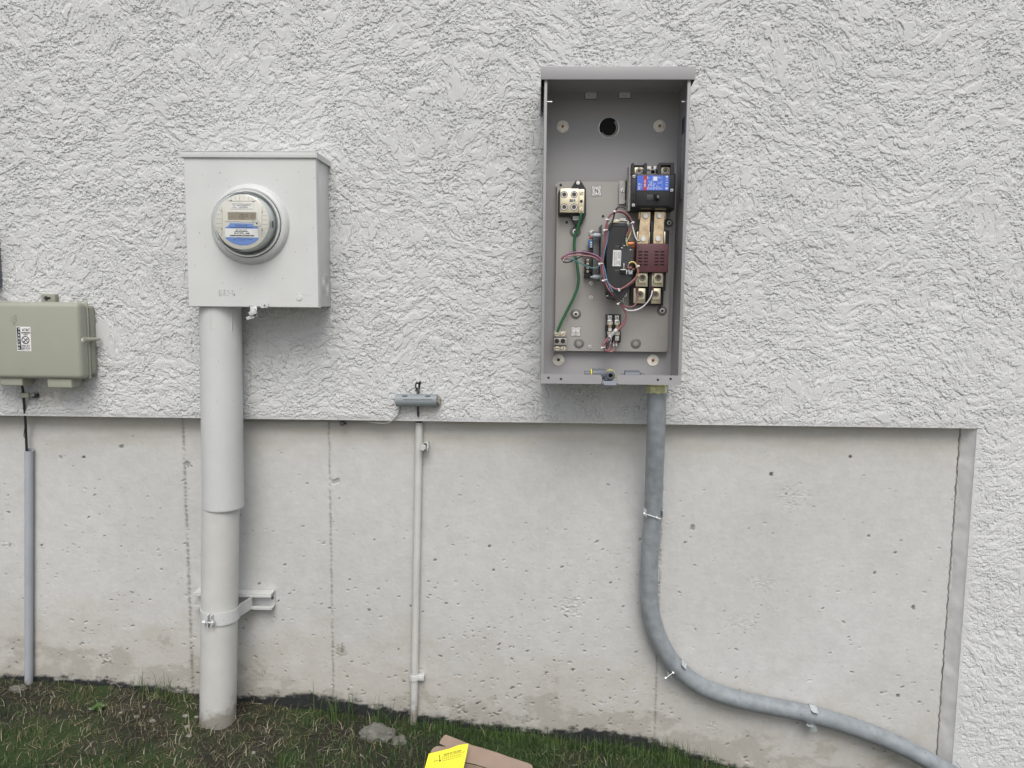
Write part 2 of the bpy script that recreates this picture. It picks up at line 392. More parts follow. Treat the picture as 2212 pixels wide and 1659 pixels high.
def stucco():
    st = .0018
    xs = axis(-5, EDGE_X-st*1750, EDGE_X+st*210, 4.5, st, .05)
    zs = axis(-.7, EDGE_Z-st*660, EDGE_Z+st*735, 4.2, st, .05)
    X, Zv = np.meshgrid(xs.astype(np.float32), zs.astype(np.float32))
    keep = ((Zv[:-1, :-1] > EDGE_Z-.0005) | (X[:-1, :-1] > EDGE_X-.0005))
    # work in row blocks only where something is kept
    h = height(X*1.28, Zv*1.22)
    stain = np.zeros_like(X); void = np.zeros_like(X)
    # trowelled smoother margin along the lower edge; fade by the borders
    mrg = sstep(.0, .018, Zv-EDGE_Z)
    sm = np.maximum(mrg, (X > EDGE_X).astype(np.float32)*sstep(.004, .03, X-EDGE_X)); sm = np.where(Zv < EDGE_Z+.0004, sstep(.002, .03, X-EDGE_X), np.where(X < EDGE_X, mrg, 1))
    h = h*(.25+.75*sm)
    # sealant hole of the splice cable
    c = ZS(600, 275, 0); c2 = ZS(640, 200, 0)
    rr = np.sqrt(((X-c.x)/.0085)**2+((Zv-c.z)/.019)**2)+.35*perlin(X/.006, Zv/.006, 91)
    void = np.maximum(void, 1-sstep(.75, .95, rr)); h = np.where(rr < 1, h-6, h)
    rr = np.sqrt(((X-c2.x)/.0045)**2+((Zv-c2.z)/.008)**2); void = np.maximum(void, 1-sstep(.7, 1, rr))
    # rusty stain under the grey-green box
    c = ZT(430, 950, 0)
    stain = np.clip(1-np.sqrt(((X-c.x)/.065)**2+((Zv-c.z)/.05)**2), 0, 1)*.55*(.4+.6*sstep(-.3, .5, fbm(X/.02, Zv/.025, 95, 3)))
    c = ZS(780, 660, 0)
    stain = np.maximum(stain, np.clip(1-np.sqrt(((X-c.x)/.05)**2+((Zv-c.z)/.028)**2), 0, 1)*.3)
    y = -h*.00155
    return xs, zs, keep, y, {'stain': stain, 'void': void}
xs, zs, keep, y, at_s = stucco()
M_st = stucco_mat()
o = grid_object('stucco_wall', xs, zs, keep, y, at_s, M_st, smooth=False)
tag(o, 'rough pale grey trowelled stucco wall above and beside the smooth concrete', 'stucco wall')
# its returns: straight cut underside and side edge, children of the skin
ret = G()
XX0, XX1 = float(xs[0]), float(xs[-1])
ret.box(XX0, EDGE_X-.0002, .0003, CY+.01, EDGE_Z, EDGE_Z+.03)
ret.done('casing_edge', mat('casing bead', (.56, .555, .53), .8, var=.05, bump=.2), o, smooth=False)
sidepts = []
rs = np.random.RandomState(4)
g = G()
NZ = 260; zz = np.linspace(-.7, EDGE_Z, NZ)
for k in range(6):
    tt = k/5
    for i, z_ in enumerate(zz):
        jag = .0012*float(perlin(np.array([z_/.03]), np.array([k*.7]), 7)[0])*(k > 0)
        xx = EDGE_X+.003 - tt*.025 + jag + tt*.004*float(perlin(np.array([z_/.06]), np.array([1.5]), 17)[0]) - (.0 if k else .001)
        g.v.append((xx, -.001+tt*(CY+.001), z_))
for k in range(5):
    for i in range(NZ-1): g.f.append((k*NZ+i, k*NZ+i+1, (k+1)*NZ+i+1, (k+1)*NZ+i)); g.m.append(0)
g.done('side_return', mat('side return mortar', (.70, .70, .685), .9, var=.08, vs=30, bump=.2, bs=150), o)

# ------------------------------------------------------------------ concrete foundation
def concrete_mat():
    m = bpy.data.materials.new('poured concrete'); m.use_nodes = True
    n = m.node_tree.nodes; l = m.node_tree.links; p = n['Principled BSDF']; p.inputs['Roughness'].default_value = .88
    p.inputs['Specular IOR Level'].default_value = .25
    tc = n.new('ShaderNodeTexCoord')
    def noise(sc, det, ro=.6, mp=None):
        a = n.new('ShaderNodeTexNoise'); a.inputs['Scale'].default_value = sc; a.inputs['Detail'].default_value = det; a.inputs['Roughness'].default_value = ro
        l.new(tc.outputs['Object'], a.inputs['Vector']); return a
    a = noise(1.7, 9, .62)
    r = n.new('ShaderNodeValToRGB'); r.color_ramp.elements[0].position = .32; r.color_ramp.elements[1].position = .68
    r.color_ramp.elements[0].color = (.508, .513, .498, 1); r.color_ramp.elements[1].color = (.572, .577, .567, 1)
    l.new(a.outputs['Fac'], r.inputs[0]); cur = r.outputs[0]
    a2 = noise(30, 6, .7); r2 = n.new('ShaderNodeMapRange'); r2.inputs[1].default_value = .3; r2.inputs[2].default_value = .7; r2.inputs[3].default_value = .93; r2.inputs[4].default_value = 1.05
    l.new(a2.outputs['Fac'], r2.inputs[0])
    v = n.new('ShaderNodeVectorMath'); v.operation = 'SCALE'; l.new(cur, v.inputs[0]); l.new(r2.outputs[0], v.inputs['Scale']); cur = v.outputs[0]
    for nm, col in (('warm', (.40, .355, .265, 1)), ('damp', (.26, .245, .205, 1)), ('pit', (.085, .08, .068, 1)), ('tar', (.028, .030, .031, 1))):  # pit: shade of deep holes put into the colour; also dark joints and crack
        q = n.new('ShaderNodeAttribute'); q.attribute_name = nm
        mx = n.new('ShaderNodeMix'); mx.data_type = 'RGBA'; l.new(q.outputs['Fac'], mx.inputs[0]); l.new(cur, mx.inputs[6]); mx.inputs[7].default_value = col; cur = mx.outputs[2]
    l.new(cur, p.inputs['Base Color'])
    b1 = noise(220, 6, .6); b = n.new('ShaderNodeBump'); b.inputs['Strength'].default_value = .3; b.inputs['Distance'].default_value = .001
    l.new(b1.outputs['Fac'], b.inputs['Height']); l.new(b.outputs[0], p.inputs['Normal'])
    return m
def concrete():
    st = .0023
    xs = axis(-5, -1.9, EDGE_X+.01, EDGE_X+.06, st, .04); zs = axis(-.9, -.34, EDGE_Z+.002, EDGE_Z+.03, st, .04)
    X, Zv = np.meshgrid(xs.astype(np.float32), zs.astype(np.float32))
    h = .5*fbm(X/.12, Zv/.12, 101, 4, .5)+.25*fbm(X/.012, Zv/.012, 102, 2)
    pit = np.zeros_like(X)
    rs = np.random.RandomState(12)
    def dent(cx, cz, rx, rz, ang, depth, dark, rag=.35):
        i0, i1 = np.searchsorted(xs, [cx-3*max(rx, rz), cx+3*max(rx, rz)]); j0, j1 = np.searchsorted(zs, [cz-3*max(rx, rz), cz+3*max(rx, rz)])
        if i1-i0 < 2 or j1-j0 < 2: return
        xx = X[j0:j1, i0:i1]-cx; zz_ = Zv[j0:j1, i0:i1]-cz; c, s_ = math.cos(ang), math.sin(ang)
        u = (xx*c+zz_*s_)/rx; w = (-xx*s_+zz_*c)/rz
        rr = np.sqrt(u*u+w*w)+rag*perlin(X[j0:j1, i0:i1]/(rx*.7), Zv[j0:j1, i0:i1]/(rz*.7), 7)
        k = 1-sstep(.6, 1.1, rr)
        h[j0:j1, i0:i1] -= depth*k; pit[j0:j1, i0:i1] = np.maximum(pit[j0:j1, i0:i1], dark*k)
    for i in range(3600):
        cx = rs.uniform(-1.85, EDGE_X-.03); cz = EDGE_Z-.03-(rs.rand()**.55)*1.2
        low = (EDGE_Z-cz)/1.1; dens = .42+.5*math.exp(-((cx-.05)/.5)**2)*low*1.5+(.28 if cx < -.85 else 0)*(1-low)+.25*float(perlin(np.array([cx/.12]), np.array([cz/.12]), 77)[0])
        if cx > .48: dens *= .55
        if rs.rand() > dens: continue
        r_ = (.0011+.0026*rs.rand()**2.6)*(.8+.45*low)
        dent(cx, cz, r_*(1+rs.rand()*1.3), r_*(.65+.5*rs.rand()), rs.uniform(-.7, .7), 1.5+2.2*rs.rand(), rs.uniform(.1, .85)*(.6+.4*(r_ > .0025)))
    for (px, py, rx, rz, dk) in [(1837, 987, 5, 7, .9), (1666, 1025, 6, 8, .9), (1496, 1140, 9, 11, .55), (1877, 1158, 4, 5, .8), (1934, 1194, 5, 5, .7), (2069, 1022, 5, 10, .75), (2078, 1048, 9, 16, .8), (2072, 1190, 5, 9, .6),
                                 (1890, 1238, 5, 6, .6), (1973, 1313, 6, 9, .75), (1940, 1503, 6, 7, .8), (1420, 1100, 5, 4, .5), (262, 965, 9, 7, .6), (131, 988, 5, 6, .5), (180, 988, 6, 5, .9),
                                 (405, 1003, 8, 12, .5), (725, 1040, 15, 9, .35), (1057, 1180, 6, 5, .7), (1066, 1232, 5, 5, .7), (940, 1210, 6, 4, .7), (1480, 1172, 6, 4, .6), (1290, 1170, 5, 4, .6), (615, 1220, 5, 4, .7)]:
        c = at(px, py, CY); dent(c.x, c.z, rx*.00105, rz*.00105, .3, 3.2, dk)
    # broken-out rough patches
    def scab(px, py, wx_, wz_, amp, seed, dark=.12):
        c = at(px, py, CY); rr = np.sqrt(((X-c.x)/wx_)**2+((Zv-c.z)/wz_)**2)+.55*fbm(X/.02, Zv/.02, seed, 3)
        k = 1-sstep(.5, .95, rr); n_ = fbm(X/.012, Zv/.008, seed+3, 3, .6)
        h[...] = h+k*amp*n_-k*amp*.3; pit[...] = np.maximum(pit, k*dark*sstep(.1, .5, -n_)*2)
    scab(1235, 1312, .045, .04, 2.6, 201, .1); scab(228, 1424, .035, .02, 3.0, 205, .4); scab(997, 1533, .028, .024, 3.5, 209, .25)
    scab(1713, 1075, .07, .05, 1.2, 213, .05); scab(1650, 1260, .06, .03, 1.0, 217, .05); scab(1605, 1345, .07, .04, .9, 221, .05)
    scab(15, 1178, .025, .015, 2.0, 225, .3); scab(735, 1405, .03, .025, 1.2, 229, .25); scab(1540, 1570, .03, .02, 1.5, 233, .2); scab(1130, 1555, .05, .02, 1.2, 237, .2)
    # vertical form joints
    for (px, py, wd, strg) in [(406, 1200, .0050, 1.0), (715, 1180, .0034, .9), (1415, 1560, .0034, .9)]:
        cx = at(px, py, CY).x; cxz = cx+.0022*perlin(Zv/.05, Zv*0+px, 241)+.0012*perlin(Zv/.012, Zv*0+px, 242)
        d = np.abs(X-cxz); k = np.exp(-(d/wd)**2)*strg; rag = sstep(-.6, .5, perlin(Zv/.011, X/.02+px, 243)+.9*perlin(Zv/.055, X*0+px, 245))
        lo = 1.0 if px != 715 else 1.0
        h += k*1.3*(1-rag)-k*1.8*rag; pit[...] = np.maximum(pit, k*(.55+.45*rag)*.55*sstep(-.9, .0, perlin(Zv/.09, X*0+px, 244)))
        h += .35*np.sign(X-cx)*(d < .4)*(px == 406)
    # the crack that runs down beside the stucco return
    pts = [(476, 130), (458, 450), (425, 530), (440, 690), (398, 900), (392, 1010), (408, 1100), (385, 1300), (360, 1650)]
    Zr = Z(3500, 1600, .6633); cp = [Zr(a, b, CY) for a, b in pts]+[S(3728, 2900, CY)]
    zc = np.array([p.z for p in cp])[::-1]; xc = np.array([p.x for p in cp])[::-1]
    cxz = np.minimum(np.interp(Zv, zc, xc)-.004, EDGE_X-.0250)+.0028*perlin(Zv/.022, Zv*0, 251)+.001*perlin(Zv/.006, Zv*0, 252); d = np.abs(X-cxz)
    k = np.exp(-(d/(.0022+.0012*perlin(Zv/.05, Zv*0, 253)))**4); h -= 3.5*k; pit[...] = np.maximum(pit, .95*k)
    k = sstep(0, .004, X-cxz); h += .9*k*(1+.4*fbm(X/.01, Zv/.01, 255, 3))
    # stains
    gl = gz(X); above = Zv-gl
    nz_ = fbm(X/.16, Zv/.09, 261, 6, .65)
    warm = .38*sstep(EDGE_Z-.17, EDGE_Z-.02, Zv+.03*fbm(X/.3, Zv/.05, 262, 3))*(.5+.5*sstep(-.6, .6, fbm(X/.25, Zv/.03, 263, 4)))
    warm = np.maximum(warm, .42*(1-sstep(.02, .42, above+.10*nz_)))
    damp = .36*(1-sstep(.0, .035, above-.10+.085*nz_+.05*sstep(-1.1, -.6, X)*(1-sstep(-.5, .1, X))))*sstep(-.6, .3, fbm(X/.1, Zv/.08, 268, 5, .7)+.25)
    c = at(736, 1407, CY); damp = np.maximum(damp, .45*(1-sstep(.5, .8, np.sqrt(((X-c.x)/.025)**2+((Zv-c.z)/.03)**2)+.4*fbm(X/.02, Zv/.02, 266, 3))))
    tb = np.interp(X, [-2.5, -1.81, -1.5, -1.2, -.95, -.75, -.6, -.4, -.1, .05, .2, .35, .5, .75, 1.2], [.006, .010, .024, .014, .024, .055, .05, .032, .022, .022, .05, .045, .025, .010, .006])
    tar = 1-sstep(-.011, .011, above-tb+.012*fbm(X/.04, Zv/.02, 271, 4, .65))
    h += tar*.5*fbm(X/.012, Zv/.012, 272, 3)
    return xs, zs, CY-h*.001, {'pit': pit, 'warm': warm, 'damp': damp, 'tar': tar}
xs, zs, y, at_c = concrete()
o = grid_object('foundation_wall', xs, zs, np.ones((len(zs)-1, len(xs)-1), bool), y, at_c, concrete_mat())
tag(o, 'smooth grey poured concrete foundation with pits and a black band at the soil', 'concrete wall')

# ------------------------------------------------------------------ ground
def ground_mat():
    m = bpy.data.materials.new('dark soil'); m.use_nodes = True
    n = m.node_tree.nodes; l = m.node_tree.links; p = n['Principled BSDF']; p.inputs['Roughness'].default_value = .95
    tc = n.new('ShaderNodeTexCoord')
    a = n.new('ShaderNodeTexNoise'); a.inputs['Scale'].default_value = 9; a.inputs['Detail'].default_value = 10; a.inputs['Roughness'].default_value = .7
    l.new(tc.outputs['Object'], a.inputs['Vector'])
    r = n.new('ShaderNodeValToRGB'); e = r.color_ramp.elements
    e[0].position = .3; e[0].color = (.018, .016, .013, 1); e[1].position = .8; e[1].color = (.075, .064, .045, 1)
    k = e.new(.52); k.color = (.022, .022, .014, 1)
    l.new(a.outputs['Fac'], r.inputs[0])
    g_ = n.new('ShaderNodeTexNoise'); g_.inputs['Scale'].default_value = 3.2; g_.inputs['Detail'].default_value = 6
    l.new(tc.outputs['Object'], g_.inputs['Vector'])
    mr = n.new('ShaderNodeMapRange'); mr.inputs[1].default_value = .48; mr.inputs[2].default_value = .6; l.new(g_.outputs['Fac'], mr.inputs[0])
    mx = n.new('ShaderNodeMix'); mx.data_type = 'RGBA'; l.new(mr.outputs[0], mx.inputs[0]); l.new(r.outputs[0], mx.inputs[6]); mx.inputs[7].default_value = (.026, .048, .010, 1)
    l.new(mx.outputs[2], p.inputs['Base Color'])
    b = n.new('ShaderNodeBump'); b.inputs['Strength'].default_value = .9; b.inputs['Distance'].default_value = .004
    b1 = n.new('ShaderNodeTexNoise'); b1.inputs['Scale'].default_value = 120; b1.inputs['Detail'].default_value = 8; l.new(tc.outputs['Object'], b1.inputs['Vector'])
    l.new(b1.outputs['Fac'], b.inputs['Height']); l.new(b.outputs[0], p.inputs['Normal'])
    return m
def gheight(X, Y):
    near = np.exp(-(Y/1.5)**2)
    return gz(X)+.006*perlin(X/.07, Y/.07, 301)+.010*perlin(X/.22, Y/.2, 303)*sstep(.03, -.1, Y)+near*0+.0035*fbm(X/.02, Y/.02, 305, 3)*(np.abs(Y) < 3)
def ground():
    xs = np.concatenate([[-70, -45, -28, -16, -9, -6, -4.5, -3.6], axis(-3, -2.2, 1.6, 3, .008, .06), [4, 6, 9, 16, 28, 45, 70]])
    ys = np.concatenate([[-70, -45, -28, -16, -9, -6, -4.5, -3.6], axis(-3, -.75, .05, .2, .008, .08), [.6, 2, 6, 20, 50, 70]])
    X, Y = np.meshgrid(xs.astype(np.float32), ys.astype(np.float32))
    H = gheight(X, Y)
    nx, ny = len(xs), len(ys)
    co = np.stack([X, Y, H], -1).reshape(-1, 3); idx = np.arange(nx*ny).reshape(ny, nx)
    q = np.stack([idx[:-1, :-1], idx[:-1, 1:], idx[1:, 1:], idx[1:, :-1]], -1).reshape(-1, 4).astype(np.int32)
    me = bpy.data.meshes.new('ground'); me.vertices.add(len(co)); me.vertices.foreach_set('co', co.astype(np.float32).ravel())
    me.loops.add(q.size); me.loops.foreach_set('vertex_index', q.ravel()); me.polygons.add(len(q)); me.polygons.foreach_set('loop_start', np.arange(0, q.size, 4, dtype=np.int32))
    me.update(calc_edges=True); me.polygons.foreach_set('use_smooth', np.full(len(q), True)); me.materials.append(ground_mat()); me.validate()
    o = bpy.data.objects.new('ground', me); COL.objects.link(o); o['kind'] = 'structure'; return o
ground()
pt = G(); px0 = np.linspace(-9, 9, 37)  # unseen pale slab, added to bounce light up into the enclosure and under the boxes
pt.add([(x, y_, float(gz(x))+z_) for z_ in (.03, -.12) for y_ in (-6.5, -1.15) for x in px0], [(i, i+1, 38+i, 37+i) for i in range(36)]+[(37+i, 38+i, 112+i, 111+i) for i in range(36)])
po = pt.done('bounce_slab', mat('pale concrete path', (.27, .26, .235), .9, var=.1, vs=3, bump=.3, bs=80), None, smooth=False); po['kind'] = 'structure'
def gh(x, y): return float(gheight(np.array([x], np.float32), np.array([y], np.float32))[0])

# ------------------------------------------------------------------ grass and straw
def blades(name, m_list, spec, seed):
    """spec rows: x, y, z, length, lean angle, lean amount, width, material"""
    vs = []; fs = []; mi = []
    rs = random.Random(seed)
    for (x, y_, z_, ln, az, lean, w, mk) in spec:
        dx, dy = math.cos(az), math.sin(az); sx, sy = -dy, dx
        if rs.random() < .5: sx, sy = 1, 0
        o = len(vs); n = 4
        for k in range(n):
            t = k/(n-1); hh = ln*math.sin(min(1.5, (1-lean*.5)*1.5)*t/1.0)*(1-lean*.75*t) if lean < .95 else ln*.12*t
            out = ln*lean*t*t*1.1 if lean < .95 else ln*t
            ww = w*(1-t*.92)*.5
            vs.append((x+dx*out-sx*ww, y_+dy*out-sy*ww, z_+hh)); vs.append((x+dx*out+sx*ww, y_+dy*out+sy*ww, z_+hh))
        for k in range(n-1): fs.append((o+2*k, o+2*k+1, o+2*k+3, o+2*k+2)); mi.append(mk)
    me = bpy.data.meshes.new(name); me.from_pydata(vs, [], fs)
    for q in m_list: me.materials.append(q)
    me.polygons.foreach_set('material_index', mi)
    o = bpy.data.objects.new(name, me); COL.objects.link(o); o['kind'] = 'stuff'; return o
GM = [mat('grass blade green', (.05, .095, .022), .55, var=.4, vs=9), mat('grass blade fresh', (.09, .15, .04), .55, var=.3, vs=9), mat('grass blade dark', (.03, .06, .018), .6, var=.3, vs=9)]
SM = [mat('dead straw', (.20, .17, .095), .8, var=.35, vs=20), mat('dry leaf sheath', (.11, .095, .055), .8, var=.3, vs=20), mat('bleached stem', (.36, .34, .25), .75, var=.2, vs=20)]
rg = random.Random(5)
def pn(x, y_, s, k): return float(perlin(np.array([x/s]), np.array([y_/s]), k)[0])
spec = []; sp2 = []
N = 34000
px_ = np.array([rg.uniform(-2.1, 1.5) for _ in range(N)]); py_ = np.array([.035-abs(rg.uniform(0, 1))**1.0*.75 for _ in range(N)])
d1 = fbm(px_/.3, py_/.2, 401, 3); hz = gheight(px_.astype(np.float32), py_.astype(np.float32)); gr = perlin(px_/.12+5, py_/.09, 405)
for i in range(N):
    x, y_ = float(px_[i]), float(py_[i]); d = float(d1[i])
    right = 1/(1+math.exp(-(x+.62)*7)); fl = 1/(1+math.exp((x+1.55)*7+(y_+.22)*12))
    green = .08+.85*right+.85*fl+.40*d
    ba = (x > -1.15 and x < -.75 and y_ > -.22)
    if ba: green -= .5
    if rg.random() < max(.03, green)*(.75+.25*(gr[i] > 0)):
        ln = rg.uniform(.014, .040)*(1+.45*right)*(1.5 if rg.random() < .06 else 1); spec.append((x, y_, float(hz[i])-.002, ln, rg.uniform(0, 6.28), rg.uniform(.05, .85), rg.uniform(.0016, .0034), rg.choice((0, 0, 1, 2, 2))))
    elif rg.random() < .52:
        sp2.append((x, y_, float(hz[i])+rg.uniform(.001, .007), rg.uniform(.012, .06), rg.uniform(0, 6.28), rg.choice((1, 1, .8, .6, .5)), rg.uniform(.0012, .0034), rg.choice((0, 0, 1, 1, 1, 1, 2))))
tufts = [(325, 1470, 22, .11, .06), (370, 1480, 18, .10, .05), (410, 1475, 6, .09, .03), (735, 1518, 40, .12, .05), (700, 1530, 6, .08, .03), (840, 1535, 24, .12, .04), (862, 1535, 5, .07, .02), (940, 1545, 50, .075, .10), (1010, 1560, 90, .065, .12), (1110, 1575, 110, .062, .12), (1200, 1590, 80, .06, .12), (1290, 1605, 50, .06, .09),
         (1345, 1605, 30, .075, .06), (1415, 1620, 45, .09, .06), (1460, 1635, 40, .10, .06), (1510, 1645, 30, .09, .06), (800, 1540, 8, .05, .05), (1220, 1600, 20, .05, .1), (20, 1455, 8, .05, .05), (990, 1555, 3, .09, .01)]
for (px, py, n_, ln, wd) in tufts:
    c = at(px, py, .02)
    for k in range(n_):
        x = c.x+rg.gauss(0, wd*.6); y_ = min(.03, .01-abs(rg.gauss(0, .018)))
        spec.append((x, y_, gh(x, y_)-.004, ln*rg.uniform(.5, 1.15), rg.uniform(0, 6.28), rg.uniform(.02, .35), rg.uniform(.002, .0032), rg.choice((0, 1, 2))))
go = blades('grass', GM, spec, 3); tag(go, 'short green grass growing along the foot of the wall', 'grass', kind='stuff')
so = blades('straw', SM, sp2, 4); tag(so, 'dead straw and dry stems scattered over the dark soil', 'straw', kind='stuff')

def rock(name, c, sx, sy, sz, seed, label, cat='rock', group=None, m=M_rock, sub=4):
    b = bmesh.new(); bmesh.ops.create_icosphere(b, subdivisions=sub, radius=1)
    co = np.array([v.co[:] for v in b.verts], np.float32)
    n_ = fbm(co[:, 0]*1.3+seed, co[:, 1]*1.3+co[:, 2]*.9, seed, 4, .6); n2 = fbm(co[:, 2]*1.5+seed, co[:, 0]*1.5, seed+5, 4, .6)
    for v, a, a2 in zip(b.verts, n_, n2):
        f_ = 1+.17*float(a)+.10*float(a2); v.co = Vector((v.co.x*sx*f_+c[0], v.co.y*sy*f_+c[1], max(-.6, v.co.z)*sz*f_+c[2]))
    g = G(); g.bm(b); o = g.done(name, m, None, ang=25); tag(o, label, cat, group); return o
def on_ground(px, py, y_): 
    p = at(px, py, y_); return (p.x, y_, gh(p.x, y_))
p = on_ground(815, 1590, -.07); rock('rock', (p[0], p[1], p[2]+.008), .056, .04, .032, 3, 'largest pale lumpy rock lying left of the thin conduit foot')
p = on_ground(862, 1602, -.09); rock('rock', (p[0], p[1], p[2]+.003), .026, .022, .02, 8, 'small pale rock between the largest rock and the thin conduit')
p = on_ground(46, 1487, -.03); rock('rock', (p[0]-.012, p[1], p[2]+.002), .026, .02, .013, 14, 'pale rock at the foot of the leftmost conduit')
p = on_ground(452, 1605, -.14)
PB = [(285, 1523, -.07, .007, 'whitish pebble near the wall foot, left of the two in the bare soil'), (311, 1512, -.05, .009, 'pinkish pebble close to the wall foot behind the bare soil'), (217, 1533, -.07, .011, 'long pale stone above the green weed'), (198, 1547, -.09, .009, 'pale broken stone left of the green weed'),
      (262, 1556, -.10, .007, 'small white chip right of the green weed'), (400, 1532, -.07, .012, 'flat stone pair left of the thick conduit, nearer one to the left'), (424, 1531, -.07, .010, 'pale angular stone touching the left of the thick conduit'), (296, 1570, -.12, .010, 'brown-grey stone in the bare soil below the green weed'),
      (330, 1566, -.12, .012, 'rounded brown-grey stone midway between the green weed and thick conduit'), (404, 1568, -.12, .011, 'white stone low on the left of the thick conduit foot'), (409, 1606, -.18, .012, 'pale wedge stone in the moss below the thick conduit'), (548, 1645, -.22, .011, 'whitish stone at the bottom edge right of the thick conduit')]
for i, (px, py, y_, s_, lb_) in enumerate(PB):
    p = on_ground(px, py, y_)
    rock('pebble', (p[0], p[1], p[2]+s_*.25), s_*.75*rg.uniform(.8, 1.3), s_*.6, s_*.42, 20+i, lb_, 'pebble', 'small pale stones in the soil', sub=3, m=M_peb)

p = on_ground(213, 1548, -.1)
wd_ = thing('weed_plant', 'small bright green clover weed in the bare soil', 'plant', p)
g = G()
for k in range(34):
    a = rg.uniform(0, 6.28); rr = rg.uniform(.002, .022); cx, cy_, cz = p[0]+rr*math.cos(a), p[1]+rr*math.sin(a)*.8, p[2]+.010+rg.uniform(0, .01)
    for j in range(3):
        b_ = j*2.1+a; r2 = .0035
        ex, ey = cx+math.cos(b_)*r2, cy_+math.sin(b_)*r2
        vs = [(ex+math.cos(t)*r2, ey+math.sin(t)*r2, cz+.0012*math.cos(t-b_)+.0012) for t in [i*math.pi/4 for i in range(8)]]
        g.add(vs, [tuple(range(8))])
g.done('leaf', M_weed, wd_)
g = G()
for k in range(14):
    a = rg.uniform(0, 6.28); g.tube([(p[0], p[1], p[2]), (p[0]+math.cos(a)*.012, p[1]+math.sin(a)*.01, p[2]+.012)], .0006, 5, 1)
g.done('stem', M_weed, wd_)

# ------------------------------------------------------------------ small hardware builders
def screw(parent, c, r, kind='slot', name='screw', m=None, th=.002, ang=0., ring=False):
    """a screw head facing the viewer"""
    m = m or M_steel; x, y_, z_ = c; g = G()
    if kind == 'hex':
        pts = [(x+r*math.cos(k*math.pi/3+ang), z_+r*math.sin(k*math.pi/3+ang)) for k in range(6)]
        g.prism(pts, y_-th*1.6, y_, bev=r*.08)
        g.lathe((x, y_, z_), [(r*.8, -th*1.6), (r*.78, -th*1.75), (0.0001, -th*1.75)], 20)
    else:
        g.lathe((x, y_, z_), [(r, 0), (r, -th*.6), (r*.88, -th), (r*.3, -th*1.12), (.00005, -th*1.12)], 20)
    g.mi = 1
    def slot(a):
        d = Vector((math.cos(a), 0, math.sin(a)))*r*.72; k = Vector((-math.sin(a), 0, math.cos(a)))*r*.13
        cc = Vector((x, 0, z_)); q = [cc+d+k, cc+d-k, cc-d-k, cc-d+k]; g.prism([(v.x, v.z) for v in q], y_-th*1.16, y_-th*.9)
    if kind == 'slot': slot(ang)
    if kind == 'cross': r0 = r; slot(ang); slot(ang+math.pi/2)
    if kind == 'nut': g.lathe((x, y_, z_), [(r*.5, -th*1.2), (r*.35, -th*1.25), (.00005, -th*1.22)], 14)
    return g.done(name, [m, M_ink], parent)
def label_plate(fn, a, b, c, d, Y, m, parent, name='label', t=.0006, rot=0, border=None):
    x0, x1, z0, z1 = rect(fn, a, b, c, d, Y); g = G()
    g.box(x0, x1, Y, Y+t, z0, z1, M=Matrix.Translation(((x0+x1)/2, Y, (z0+z1)/2)) @ Matrix.Rotation(rot, 4, 'Y') @ Matrix.Translation((-(x0+x1)/2, -Y, -(z0+z1)/2)) if rot else None)
    return g.done(name, m, parent, smooth=False), (x0, x1, z0, z1)
def tri_clip(fn, pts, Y): return [fn(a, b, Y) for a, b in pts]
# ================================================================== METER SOCKET BOX
X0, X1, Z0, Z1 = -1.0203, -.632, 1.3376, 1.7675; FY = -.150
mb = thing('meter_box', 'pale grey steel meter box on the stucco, round meter on its front', 'meter box', ((X0+X1)/2, 0, Z0))
g = G()
g.box(X0+.004, X1-.004, FY+.018, .002, Z0+.003, Z1+.006, .003)
g.done('body', M_meter, mb)
g = G()   # pressed front cover with folded rim and round opening
cx, cz, ro = -.829, 1.5777, .100
n = 64; circ = [(cx+ro*math.cos(2*math.pi*i/n), cz+ro*math.sin(2*math.pi*i/n)) for i in range(n)]
sq = []
for i in range(n):
    a = 2*math.pi*i/n; dx, dz = math.cos(a), math.sin(a); t = []
    if dx > 1e-6: t.append((X1-.002-cx)/dx)
    if dx < -1e-6: t.append((X0+.002-cx)/dx)
    if dz > 1e-6: t.append((Z1-cz)/dz)
    if dz < -1e-6: t.append((Z0+.002-cz)/dz)
    t = min(t); sq.append((cx+dx*t, cz+dz*t))
for cxn, czn in ((X0+.002, Z0+.002), (X1-.002, Z0+.002), (X1-.002, Z1), (X0+.002, Z1)):
    k = min(range(n), key=lambda i: (sq[i][0]-cxn)**2+(sq[i][1]-czn)**2); sq[k] = (cxn, czn)
vs = [(a, FY, b) for a, b in circ]+[(a, FY, b) for a, b in sq]
fs = [(i, (i+1) % n, n+(i+1) % n, n+i) for i in range(n)]
vs += [(X0 if a <= X0+.003 else (X1 if a >= X1-.003 else a), FY+.003, Z0 if b <= Z0+.003 else b) for a, b in sq]
fs += [(n+i, n+(i+1) % n, 2*n+(i+1) % n, 2*n+i) for i in range(n)]
vs += [(v[0], FY+.022, v[2]) for v in vs[2*n:3*n]]
fs += [(2*n+i, 2*n+(i+1) % n, 3*n+(i+1) % n, 3*n+i) for i in range(n)]
g.add(vs, fs); cov = g.done('front_cover', M_meter, mb, ang=50)
g = G()   # raised ring round the opening
g.lathe((cx, FY, cz), [(.1165, .001), (.1150, -.003), (.1120, -.0105), (.1070, -.0165), (.1010, -.0185), (.0965, -.0165), (.0955, -.008), (.0955, .02)], 96)
g.done('ring', M_meter, mb)
g = G()   # weather lid
g.box(X0-.0045, X1+.001, FY-.006, FY-.0035, Z1-.0005, Z1+.0165, .0008)
g.box(X0-.0045, X1+.001, FY-.006, .004, Z1+.014, Z1+.0165, .0008)
g.prism([(FY-.0055, Z1-.0005), (FY-.0055, Z1+.016), (0, Z1+.016), (0, Z1+.001)], X1+.001, X1+.0032, pl='YZ')
